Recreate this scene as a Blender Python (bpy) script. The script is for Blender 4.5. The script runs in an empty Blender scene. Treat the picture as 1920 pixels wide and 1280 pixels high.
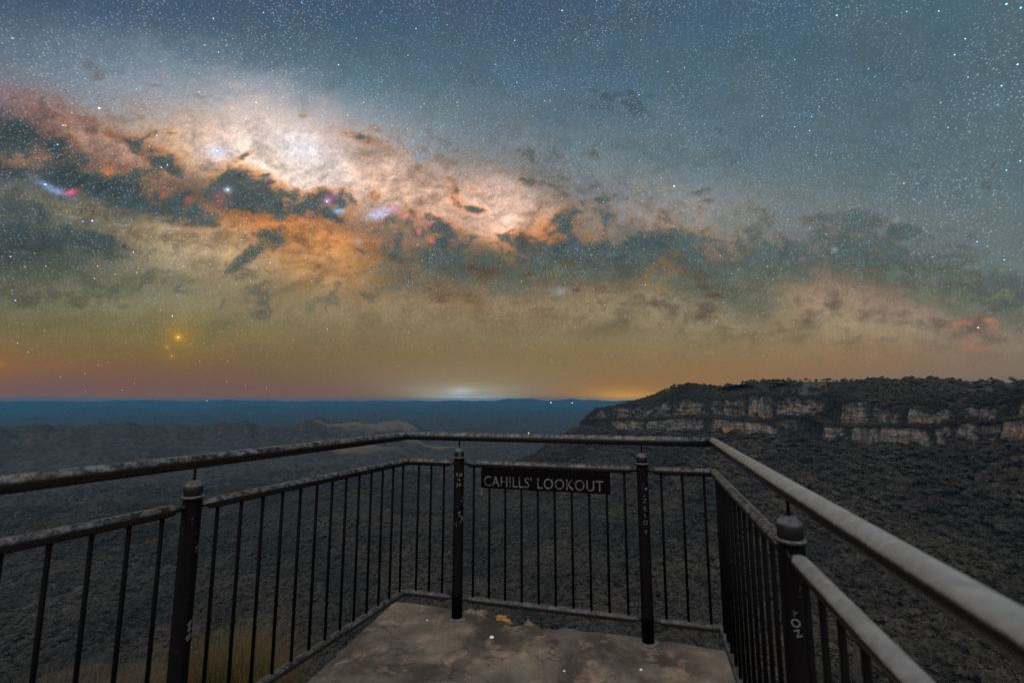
import bpy, bmesh, math, random
import numpy as np
from mathutils import Vector, Matrix
random.seed(7)
RNG = np.random.default_rng(11)
sc = bpy.context.scene
COL = sc.collection
F, PITCH, EYE = 853.3, math.atan(110 / 853.3), 1.46      # 16 mm lens, tilted up a little, eye above the deck
CP, SP = math.cos(PITCH), math.sin(PITCH)

# ------------------------------------------------------------------ helpers
def lin(c):
    c = np.asarray(c, float) / 255.0
    return np.where(c <= 0.04045, c / 12.92, ((c + 0.055) / 1.055) ** 2.4)

def smooth(a, b, x):
    t = np.clip((x - a) / (b - a), 0, 1)
    return t * t * (3 - 2 * t)

def _h(ix, iy, seed):
    n = (ix.astype(np.int64) * 374761393 + iy.astype(np.int64) * 668265263 + seed * 1274126177) & 0xFFFFFFFF
    n = ((n ^ (n >> 13)) * 1274126177) & 0xFFFFFFFF
    return n ^ (n >> 16)

def gnoise(x, y, seed=0):
    ix, iy = np.floor(x), np.floor(y)
    fx, fy = x - ix, y - iy
    u, v = fx ** 3 * (fx * (fx * 6 - 15) + 10), fy ** 3 * (fy * (fy * 6 - 15) + 10)
    def g(ox, oy):
        a = _h(ix + ox, iy + oy, seed) * (2 * math.pi / 4294967296.0)
        return np.cos(a) * (fx - ox) + np.sin(a) * (fy - oy)
    return 1.5 * ((g(0, 0) * (1 - u) + g(1, 0) * u) * (1 - v) + (g(0, 1) * (1 - u) + g(1, 1) * u) * v)

def fbm(x, y, octv=4, seed=0, gain=0.5):
    s, a, t = 0.0, 1.0, 0.0
    for k in range(octv):
        s = s + a * gnoise(x * 2 ** k + 17.3 * k, y * 2 ** k - 9.1 * k, seed + k * 13)
        t += a
        a *= gain
    return s / t * 1.25

def ray(u, v):
    xc, yc = (u - 960) / F, (640 - v) / F
    return xc, CP - yc * SP, SP + yc * CP

def at_depth(u, v, y):
    """World point seen along sight line (u, v) of the survey photo at y metres north of the eye."""
    dx, dy, dz = ray(u, v)
    return dx / dy * y, y, EYE + dz / dy * y

def new_mesh(name, verts, faces, mats=(), smooth_shade=True):
    me = bpy.data.meshes.new(name)
    verts = np.asarray(verts, np.float32)
    faces = np.asarray(faces, np.int32)
    k = faces.shape[1]
    me.vertices.add(len(verts)); me.vertices.foreach_set('co', verts.ravel())
    me.loops.add(faces.size); me.loops.foreach_set('vertex_index', faces.ravel())
    me.polygons.add(len(faces))
    me.polygons.foreach_set('loop_start', np.arange(0, faces.size, k, dtype=np.int32))
    me.polygons.foreach_set('use_smooth', np.full(len(faces), smooth_shade))
    me.update(calc_edges=True)
    for m in mats: me.materials.append(m)
    return me

def grid_faces(nr, nc, wrap=False):
    r, c = np.meshgrid(np.arange(nr - 1), np.arange(nc if wrap else nc - 1), indexing='ij')
    c2 = (c + 1) % nc
    return np.stack([r * nc + c, r * nc + c2, (r + 1) * nc + c2, (r + 1) * nc + c], -1).reshape(-1, 4)

def link(name, me, parent=None, loc=None):
    o = bpy.data.objects.new(name, me)
    COL.objects.link(o)
    if parent is not None: o.parent = parent
    if loc is not None: o.location = loc
    return o

def tag(o, label=None, cat=None, group=None, kind=None):
    if label: o['label'] = label
    if cat: o['category'] = cat
    if group: o['group'] = group
    if kind: o['kind'] = kind
    return o

def bm_obj(name, bm, mat, parent=None, loc=None, smooth_shade=True):
    bmesh.ops.recalc_face_normals(bm, faces=bm.faces)
    me = bpy.data.meshes.new(name)
    bm.to_mesh(me); bm.free()
    for p in me.polygons: p.use_smooth = smooth_shade
    for m in (mat if isinstance(mat, (list, tuple)) else [mat]): me.materials.append(m)
    return link(name, me, parent, loc)

def sweep(bm, pts, radii, n=16, mat=0):
    """Round tube through pts with a radius at each point; mitred joints, closed ends."""
    P = [Vector(p) for p in pts]
    rings = []
    up = Vector((0, 0, 1))
    for i, p in enumerate(P):
        d0 = (p - P[i - 1]).normalized() if i else None
        d1 = (P[i + 1] - p).normalized() if i < len(P) - 1 else None
        d = d1 if d0 is None else d0 if d1 is None else (d0 + d1).normalized()
        ref = up if abs(d.z) < 0.95 else Vector((1, 0, 0))
        a = d.cross(ref).normalized(); b = a.cross(d)
        st = 1.0
        if d0 is not None and d1 is not None: st = 1 / max(0.5, d.dot(d0))
        rings.append([bm.verts.new(p + (a * math.cos(t) * st + b * math.sin(t)) * radii[i]) for t in (2 * math.pi * k / n for k in range(n))])
    for r0, r1 in zip(rings, rings[1:]):
        for k in range(n):
            f = bm.faces.new((r0[k], r0[(k + 1) % n], r1[(k + 1) % n], r1[k])); f.material_index = mat
    for r in (rings[0][::-1], rings[-1]):
        bm.faces.new(r).material_index = mat

def lathe(bm, prof, n=24):
    rings = [[bm.verts.new((r * math.cos(2 * math.pi * k / n), r * math.sin(2 * math.pi * k / n), z)) for k in range(n)] for r, z in prof]
    for r0, r1 in zip(rings, rings[1:]):
        for k in range(n): bm.faces.new((r0[k], r0[(k + 1) % n], r1[(k + 1) % n], r1[k]))
    bm.faces.new(rings[0][::-1]); bm.faces.new(rings[-1])

class NT:
    """Small helper to wire shader nodes."""
    def __init__(s, name, volume=False):
        s.m = bpy.data.materials.new(name); s.m.use_nodes = True
        s.t = s.m.node_tree; s.t.nodes.clear()
        s.out = s.t.nodes.new('ShaderNodeOutputMaterial')
    def n(s, kind, ins=None, **kw):
        nd = s.t.nodes.new('ShaderNode' + kind)
        for k, v in kw.items(): setattr(nd, k, v)
        for k, v in (ins or {}).items():
            if isinstance(v, bpy.types.NodeSocket): s.t.links.new(v, nd.inputs[k])
            else: nd.inputs[k].default_value = v
        return nd
    def math(s, op, a, b=0.0, c=0.0, clamp=False):
        return s.n('Math', {0: a, 1: b, 2: c}, operation=op, use_clamp=clamp).outputs[0]
    def mix(s, f, a, b, blend='MIX'):
        nd = s.n('Mix', data_type='RGBA', blend_type=blend)
        for i, v in ((0, f), (6, a), (7, b)):
            if isinstance(v, bpy.types.NodeSocket): s.t.links.new(v, nd.inputs[i])
            else: nd.inputs[i].default_value = v if i == 0 else (*v, 1) if len(v) == 3 else v
        return nd.outputs[2]
    def noise(s, vec, scale, detail=4, rough=0.55, dist=0.0):
        return s.n('TexNoise', {'Vector': vec, 'Scale': scale, 'Detail': detail, 'Roughness': rough, 'Distortion': dist}).outputs[0]
    def step(s, x, a, b):
        return s.n('MapRange', {0: x, 1: a, 2: b, 3: 0.0, 4: 1.0}, interpolation_type='SMOOTHSTEP').outputs[0]
    def surf(s, color, rough=0.7, spec=0.3, normal=None, metal=0.0):
        ins = {'Base Color': color if isinstance(color, bpy.types.NodeSocket) else (*color, 1), 'Roughness': rough, 'Metallic': metal, 'Specular IOR Level': spec}
        if normal is not None: ins['Normal'] = normal
        b = s.n('BsdfPrincipled', ins)
        s.t.links.new(b.outputs[0], s.out.inputs[0])
        return s.m
    def bump(s, h, strength=0.5, dist=0.01):
        return s.n('Bump', {'Height': h, 'Strength': strength, 'Distance': dist}).outputs[0]

# ------------------------------------------------------------------ the night sky: a far dome that glows
def catmull(tab, xs, ys, x, y):
    tab = np.asarray(tab, float)
    def w(grid, q):
        grid = np.asarray(grid, float)
        i = np.clip(np.searchsorted(grid, q) - 1, 0, len(grid) - 2)
        t = np.clip((q - grid[i]) / (grid[i + 1] - grid[i]), 0, 1)
        idx = np.clip(np.stack([i - 1, i, i + 1, i + 2]), 0, len(grid) - 1)
        t2, t3 = t * t, t * t * t
        return idx, np.stack([-.5 * t3 + t2 - .5 * t, 1.5 * t3 - 2.5 * t2 + 1, -1.5 * t3 + 2 * t2 + .5 * t, .5 * t3 - .5 * t2])
    ix, wx = w(xs, x); iy, wy = w(ys, y)
    out = 0
    for a in range(4):
        for b in range(4):
            out = out + tab[iy[a], ix[b]] * (wy[a] * wx[b])[:, None]
    return out

SKY_X = [0, 320, 640, 960, 1280, 1600, 1920]
SKY_Y = [0, 100, 200, 300, 400, 500, 560, 620, 680, 730, 752]
SKY_T = [
 [(66,84,104),(65,85,107),(64,84,105),(64,84,104),(68,90,109),(72,96,110),(76,100,112)],
 [(94,109,124),(86,105,121),(77,100,116),(73,95,112),(73,96,112),(75,97,109),(78,100,108)],
 [(114,122,132),(132,142,152),(112,128,136),(90,109,121),(82,104,117),(80,102,112),(84,105,112)],
 [(90,98,102),(132,131,128),(140,142,143),(107,119,125),(95,113,121),(87,106,113),(86,106,112)],
 [(84,94,92),(86,94,94),(122,118,114),(126,124,121),(120,125,126),(104,115,117),(95,111,115)],
 [(84,92,80),(124,118,97),(137,119,92),(100,99,87),(95,101,93),(98,107,102),(94,107,105)],
 [(104,104,83),(123,117,92),(139,122,93),(124,112,89),(118,113,95),(125,116,99),(95,104,101)],
 [(112,103,70),(121,109,73),(126,111,78),(126,113,83),(128,115,89),(136,119,94),(121,111,97)],
 [(132,98,64),(121,95,64),(124,101,71),(130,108,73),(138,112,74),(140,111,82),(128,111,94)],
 [(124,87,73),(122,87,72),(122,91,74),(129,104,78),(150,110,64),(133,107,85),(122,106,93)],
 [(150,92,46),(150,92,46),(146,95,48),(150,108,54),(168,118,44),(150,112,62),(138,114,76)]]
# star clouds and dust: u, v, half width, half height, tilt (deg, + is down to the right), colour, opacity
BRIGHT = [
 (490,212,230,50,14,(170,174,188),.8),(300,150,260,60,12,(122,136,148),.4),(330,215,160,40,14,(140,148,158),.4),(700,290,130,40,18,(150,148,150),.45),
 (930,350,170,50,14,(140,138,140),.5),(1250,385,150,40,12,(136,140,144),.5),(1000,300,150,45,12,(116,124,128),.35),
 (60,205,110,32,22,(138,106,106),.75),(190,255,100,28,24,(162,124,108),.8),(150,240,70,22,24,(150,118,108),.6),
 (255,300,75,36,38,(164,126,106),.75),(330,290,70,24,15,(158,132,112),.6),(390,265,110,42,16,(196,166,146),.85),
 (455,305,125,42,12,(224,172,126),.9),(420,268,70,22,15,(206,186,178),.7),(400,300,60,28,20,(226,190,156),.7),
 (520,275,130,55,20,(214,190,176),.9),(560,295,105,58,25,(236,216,206),1),(575,298,42,34,40,(236,232,244),.95),(530,325,70,28,20,(240,212,186),.9),
 (500,352,60,18,22,(232,170,116),.85),(560,358,60,14,5,(230,182,150),.85),(640,335,95,55,22,(222,184,160),.9),
 (720,352,105,48,20,(204,166,142),.85),(660,290,90,40,18,(178,160,152),.6),(800,378,90,44,20,(204,160,132),.85),(815,405,45,22,15,(224,172,146),.8),
 (770,330,70,32,20,(168,148,136),.6),(880,400,60,24,15,(176,132,96),.8),
 (930,372,85,46,15,(188,162,152),.85),(925,405,48,34,30,(228,186,162),.95),(948,432,34,12,12,(224,150,96),.9),(905,425,40,18,20,(206,152,112),.7),
 (1018,428,26,34,20,(200,146,102),.9),(1018,448,22,10,0,(224,146,76),.85),(1045,405,40,24,10,(168,142,124),.7),
 (955,468,44,20,12,(190,136,84),.85),(890,472,30,14,10,(160,124,88),.7),
 (1092,432,52,26,8,(164,140,120),.75),(1095,442,22,8,5,(186,144,108),.6),(1190,425,46,24,10,(148,138,126),.65),
 (1262,405,90,36,12,(150,148,148),.75),(1290,432,72,22,14,(166,148,134),.8),(1385,452,95,32,18,(146,138,128),.65),(1500,432,160,40,8,(116,124,122),.5),
 (1840,450,150,40,5,(108,118,120),.5),
 (20,295,45,16,10,(156,124,104),.7),(140,285,40,18,0,(150,120,104),.6),(140,380,70,24,12,(116,112,94),.5),(110,395,60,30,20,(112,108,88),.5),
 (375,445,100,38,10,(164,134,100),.85),(330,478,90,30,12,(150,138,112),.75),(300,440,60,24,0,(138,124,98),.6),
 (465,418,66,24,8,(206,126,76),.9),(565,445,95,36,8,(212,134,68),.95),(620,462,60,42,20,(206,132,70),.9),(600,505,75,38,10,(176,132,86),.75),
 (425,475,46,24,10,(178,142,96),.8),(685,475,70,26,8,(164,122,84),.65),(640,430,50,16,5,(206,140,90),.7),(510,500,46,16,-12,(150,126,92),.6),
 (440,500,70,22,10,(150,136,108),.5),(560,555,160,34,8,(140,122,90),.4),(745,455,30,12,10,(166,118,84),.5),
 (870,548,130,40,8,(134,105,75),.6),(1058,542,75,32,8,(140,115,85),.65),(1170,530,95,32,-8,(146,121,90),.75),(1232,520,40,26,0,(152,120,84),.6),
 (1210,505,26,8,35,(170,126,84),.5),(1480,562,75,28,6,(150,128,106),.75),(1545,545,85,24,4,(160,131,109),.75),(1625,562,95,30,10,(150,128,108),.65),
 (1260,585,160,40,4,(130,115,88),.5),(1745,590,130,28,18,(140,122,108),.5),(1350,480,30,20,0,(130,118,96),.4),
]
DUST = [
 (30,250,80,34,18,(46,62,72),.95),(100,288,95,32,24,(48,66,74),.95),(60,325,110,30,12,(56,72,76),.8),(160,335,120,26,16,(58,74,78),.9),
 (235,345,110,28,10,(60,78,82),.85),(235,262,40,8,22,(76,84,84),.5),(300,305,55,12,30,(80,88,88),.55),(255,330,50,22,20,(62,78,80),.7),
 (290,378,110,32,6,(60,82,84),.9),(360,362,70,22,10,(62,82,84),.85),(445,342,32,22,0,(52,84,88),.95),(430,378,80,26,12,(60,82,84),.92),
 (515,385,85,20,10,(70,88,92),.92),(600,398,80,20,10,(80,96,102),.85),(680,418,95,22,14,(84,95,95),.85),(745,405,60,18,15,(96,102,102),.7),
 (625,372,36,10,25,(74,86,90),.8),(640,360,18,14,0,(84,92,98),.7),(703,372,12,22,-30,(88,96,100),.6),(789,375,5,14,0,(96,96,104),.7),
 (60,478,130,44,8,(68,80,72),.85),(200,468,80,26,4,(82,88,76),.75),(30,430,60,40,0,(70,82,78),.7),(140,440,70,14,8,(84,92,84),.5),
 (515,448,30,16,-5,(72,76,72),.92),(478,470,42,10,-34,(80,82,70),.88),(448,494,26,8,-40,(86,88,70),.8),(380,420,46,12,10,(92,98,92),.5),
 (790,432,80,22,14,(92,94,86),.8),(850,455,66,24,15,(74,86,80),.9),(835,492,95,24,6,(84,88,74),.85),(925,498,95,30,8,(68,80,76),.95),
 (735,480,50,16,10,(104,100,82),.6),(985,440,20,22,0,(70,84,82),.95),(968,428,14,10,0,(90,96,88),.6),(1058,432,20,24,0,(68,84,82),.95),(1070,472,100,34,9,(62,80,78),.97),
 (990,495,80,32,5,(66,80,76),.9),(1150,478,110,28,10,(64,84,80),.97),(1115,512,70,24,0,(74,86,80),.9),(1140,412,12,18,-20,(96,104,98),.45),(1240,462,70,26,20,(74,91,88),.92),
 (1300,492,80,34,30,(74,89,86),.92),(1345,540,80,30,20,(84,96,88),.88),(1395,500,70,36,10,(82,95,90),.85),(1455,490,90,30,10,(84,99,97),.85),
 (1600,482,140,36,4,(84,101,99),.85),(1705,522,160,34,10,(80,98,96),.88),(1850,562,110,38,14,(78,96,94),.88),(1640,430,120,20,6,(98,110,108),.5),
 (862,372,11,44,-22,(126,112,94),.38),(884,366,10,36,24,(126,112,94),.34),(842,350,10,32,-30,(132,122,112),.30),(900,395,24,12,0,(150,118,86),.6),
 (650,248,30,14,0,(108,110,108),.20),(720,245,34,11,20,(110,114,114),.18),(1140,190,44,26,0,(74,90,103),.5),(185,140,16,13,0,(78,92,100),.65),(285,157,10,5,0,(84,98,104),.6),
 (165,120,10,8,0,(84,98,108),.4),(490,10,8,10,0,(52,66,84),.8),(700,270,40,10,25,(130,126,120),.5),(1010,345,40,14,10,(104,112,112),.25),(1050,365,24,12,0,(108,112,108),.28),
 (470,285,34,6,-30,(186,148,112),.6),(508,262,8,10,0,(170,142,122),.5),(430,325,5,20,10,(170,124,90),.7),(540,545,66,10,-22,(104,98,74),.6),(600,522,36,9,-55,(116,98,70),.6),
 (690,500,60,10,-30,(120,104,76),.5),(420,610,110,16,-24,(112,98,64),.45),(560,374,110,20,9,(0,0,0),.72),(665,402,90,24,14,(0,0,0),.72),(330,520,120,24,-8,(0,0,0),.42),(180,520,120,30,0,(0,0,0),.5),(60,545,90,30,0,(0,0,0),.5),(690,545,120,20,-15,(0,0,0),.36),(480,545,60,13,-25,(0,0,0),.45),(250,470,50,16,20,(0,0,0),.45),(770,520,110,26,6,(0,0,0),.55),(1010,330,70,26,15,(0,0,0),.30),(900,300,60,18,20,(0,0,0),.26),(1150,360,80,18,12,(0,0,0),.30),
 (560,470,40,6,5,(160,98,50),.6),(1250,398,18,6,0,(104,108,104),.45),
]
OVER = [
 (25,297,36,12,8,(162,130,108),.75),(62,284,30,10,10,(150,122,102),.6),(105,292,42,12,16,(150,118,100),.7),(180,304,32,14,20,(142,112,98),.65),(250,312,52,18,42,(162,126,106),.75),(215,276,66,11,24,(152,124,106),.75),
 (150,262,60,12,22,(150,118,102),.7),(340,332,32,16,10,(142,114,98),.55),(60,362,42,13,10,(112,110,94),.55),(150,398,64,20,8,(120,114,96),.6),(240,388,32,18,0,(112,106,94),.5),(400,388,24,18,0,(130,104,96),.45),(95,318,50,9,14,(98,104,104),.5),
 (760,420,40,14,10,(140,132,128),.5),(700,434,42,12,10,(122,112,104),.5),(850,478,30,10,10,(134,112,82),.45),(300,418,36,10,10,(128,116,94),.5),(420,405,30,10,20,(150,112,92),.5),(20,345,36,14,0,(112,116,114),.5),(20,420,40,16,0,(104,106,92),.45),
 (790,378,135,42,17,(214,170,145),.65),(935,398,62,42,22,(230,190,168),.8),(700,345,90,44,18,(214,176,152),.5),(560,448,110,30,8,(214,138,74),.5),(375,450,115,36,8,(176,150,116),.7),(330,482,80,26,8,(158,144,116),.6),(610,505,70,36,8,(184,140,90),.5),
 (560,302,95,42,24,(248,230,222),.75),(940,410,40,30,25,(240,198,174),.8),(1015,440,24,26,15,(214,150,98),.7),
 (575,296,46,30,32,(242,236,246),.95),(545,318,64,18,18,(242,220,200),.8),(408,285,42,16,10,(224,204,196),.7),(610,312,36,20,30,(230,208,196),.7),
]
GLOW = [
 (132,361,13,5,-8,(240,92,132),1),(108,358,10,5,10,(170,150,215),.8),(90,350,36,7,28,(128,168,214),.7),(305,367,5,7,10,(196,84,64),.7),(353,374,7,5,0,(196,82,64),.7),
 (203,321,11,11,0,(206,128,76),.8),(407,284,14,10,0,(222,226,255),.95),(427,356,7,5,0,(190,226,250),.9),(613,377,5,5,0,(248,196,250),1),(620,372,14,8,-20,(190,120,160),.6),
 (715,399,26,9,-20,(196,204,246),.95),(735,392,12,7,-30,(230,170,180),.8),(634,396,9,5,0,(150,192,244),.9),(580,400,9,7,0,(200,120,100),.7),(760,405,5,4,0,(236,130,150),.9),
 (785,434,5,5,0,(230,120,120),.8),(808,449,8,8,0,(210,118,86),.75),(415,370,20,14,20,(160,104,104),.5),(672,452,6,5,0,(180,170,180),.7),
 (1855,600,12,5,8,(212,130,96),.7),(1800,607,18,6,-15,(190,112,84),.7),(1863,612,12,6,10,(190,116,90),.45),(1822,632,22,8,-20,(160,110,88),.4),(1828,653,28,6,4,(178,112,86),.5),
 (780,268,12,7,0,(130,160,180),.6),(786,294,12,9,0,(140,164,190),.7),(1050,545,14,8,0,(150,145,150),.7),(1565,468,5,5,0,(150,162,160),.8),(1680,413,9,5,0,(140,152,152),.8),
]
TOWNS = [
 (870,712,190,34,0,(150,140,106),.5),(870,735,110,16,0,(176,172,150),.75),(872,745,80,6,0,(214,220,218),.8),(866,738,24,10,0,(210,216,220),.7),(880,741,70,1.6,0,(130,140,150),.8),(900,736,60,1.5,0,(140,140,140),.6),(860,747,120,1.5,0,(136,146,156),.6),
 (1140,738,120,24,0,(170,122,60),.5),(1170,745,72,15,0,(222,156,46),.9),(1176,750,44,9,0,(246,178,20),1),
 (345,640,66,44,0,(146,116,58),.4),(334,632,24,22,0,(180,132,50),.5),(334,632,6,6,0,(235,170,60),.9),(322,667,9,7,0,(180,108,52),.6),(313,650,5,4,0,(190,140,60),.6),(0,690,34,46,0,(150,98,56),.35),(3,683,6,7,0,(190,120,60),.35)]
def ell(u, v, p):
    ct, st = math.cos(math.radians(p[4])), math.sin(math.radians(p[4]))
    x, y = u - p[0], v - p[1]
    return np.sqrt(((x * ct + y * st) / p[2]) ** 2 + ((-x * st + y * ct) / p[3]) ** 2)
def sky_colour(u, v):
    base = catmull(SKY_T, SKY_X, SKY_Y, np.clip(u, -200, 2120), np.clip(v, 0, 752))
    base = base - np.clip(-v, 0, 700)[:, None] * 0.02
    base *= 1 + smooth(330, 60, v)[:, None] * np.array([.02, .035, .035])
    up_ = smooth(330, 200, v)
    base *= 1 + (up_ * .05 * fbm(u / 70, v / 60, 4, 8, .6))[:, None] + (up_ * .04 * fbm(u / 130, v / 110, 3, 9))[:, None] * np.array([1.2, .2, -.8])
    axis = 330 + (u - 500) * 0.13
    band = np.exp(-((v - axis) / 190.0) ** 2)
    low = smooth(735, 600, v)
    mid = smooth(120, 260, v) * smooth(700, 560, v)
    # turbulence: warped, self-similar
    wu = u + 20 * fbm(u / 130, v / 90, 3, 21, .5) + 5 * fbm(u / 40, v / 30, 3, 22, .55)
    wv = v + 14 * fbm(u / 130, v / 90, 3, 23, .5) + 5 * fbm(u / 40, v / 30, 3, 24, .55)
    unit = lambda q: (q - q.mean()) / q.std()
    t1 = unit(fbm(wu / 105, wv / 66, 6, 31, .58))
    t2 = unit(fbm(wu / 48 + 7, wv / 33, 5, 33, .58))
    t3 = unit(-np.abs(fbm(wu / 80 - 3, wv / 52, 5, 35, .55)))                # veins
    t4 = unit(fbm(wu / 20, wv / 15, 4, 36, .55))
    turb = (.62 * t1 + .50 * t2 + .38 * t3 + .30 * t4) / .93
    body = np.exp(-((v - axis + 10) / 105.0) ** 2) * smooth(1650, 850, u)
    base *= (1 + mid * (.035 * t1 * (.15 + .85 * np.maximum(body, smooth(430, 520, v))) + .03))[:, None]
    base += (mid * band * 6 * fbm(u / 80, v / 50, 4, 7, .6))[:, None] * np.array([1.0, .2, -.9])
    B = base.copy()
    su, sv = .35 * u + .65 * wu, .35 * v + .65 * wv
    def near(p, r=2.6):
        return (np.abs(u - p[0]) < (p[2] + p[3]) * r + 40) & (np.abs(v - p[1]) < (p[2] * abs(math.sin(math.radians(p[4]))) + p[3]) * r + 40)
    D = np.zeros_like(u)
    for p in BRIGHT + OVER:
        m = near(p)
        g = np.exp(-.62 * np.maximum(ell(su[m], sv[m], p) + .13 * turb[m], 0) ** 2.2)
        k = (p[6] * g)[:, None]
        B[m] = B[m] * (1 - k) + np.array(p[5], float) * k
    for p in DUST:
        m = near(p)
        D[m] = np.maximum(D[m], p[6] * np.exp(-.62 * ell(su[m], sv[m], p) ** 2.0))
    for p in OVER:
        m = near(p)
        D[m] -= .40 * p[6] * np.exp(-.7 * ell(su[m], sv[m], p) ** 2)
    core = np.exp(-(((u - 575) / 75) ** 2 + ((v - 300) / 42) ** 2))
    D = D + (.24 + .07 * t1) * np.exp(-((v - axis - 45) / 110.0) ** 2) * smooth(1900, 1300, u) - .16 * core
    lower = np.exp(-((v - axis - 130) / 75.0) ** 2)
    # star clouds are mottled at every size
    B *= (1 + (.075 * t2 + .06 * t1 + .035 * t4 + .04 * t3) * (.12 + .95 * np.maximum(body, lower)) * mid * (1 - .5 * core))[:, None]
    T = smooth(-.08, 1.16, 1.02 * D + .27 * turb) * smooth(.05, .45, D + .08 * turb) * .92 * low * smooth(60, 230, v)
    lum = B.mean(1)
    K = np.array([62., 79., 83.]) * (1 - .16 * smooth(420, 120, u))[:, None] + smooth(430, 560, v)[:, None] * np.array([22., 10., -6.]) + smooth(1000, 1700, u)[:, None] * np.array([10., 12., 10.])
    K = K * (1 + .05 * t2 + .03 * t4)[:, None] + (1.5 * t1)[:, None] * np.array([1., 0, 0])
    brown = smooth(470, 370, v + .10 * (500 - u)) * smooth(.85, .35, T)       # thin dust over the bulge only reddens it
    K = K * (1 - brown[:, None]) + (B * np.array([.66, .61, .56])) * brown[:, None]
    K = np.minimum(K, B * 1.03)
    fringe = (4 * T * (1 - T) * smooth(105, 180, lum) * .46)[:, None]
    C = B * (1 - T[:, None]) + K * T[:, None]
    C = C * (1 - fringe) + C * np.array([1.15, .90, .68]) * fringe
    for p in GLOW:
        m = near(p)
        g = np.exp(-.9 * np.maximum(ell(u[m], v[m], p) + .65 * fbm(u[m] / 10, v[m] / 8, 4, 37, .65), 0) ** 2)
        k = (p[6] * g)[:, None]
        C[m] = C[m] * (1 - k) + np.array(p[5], float) * k
    fine = 0.08 * fbm(u / 13, v / 11, 4, 41, .68) + 0.07 * fbm(u / 4.6, v / 4.4, 2, 43)
    C *= (1 + fine * (0.40 + 1.1 * body) * (0.25 + 0.75 * low))[:, None]
    for p in TOWNS:
        k = (p[6] * np.exp(-ell(u, v, p) ** 2))[:, None]
        C = C * (1 - k) + np.array(p[5], float) * k
    return lin(np.clip(C, 3, 252))

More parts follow.
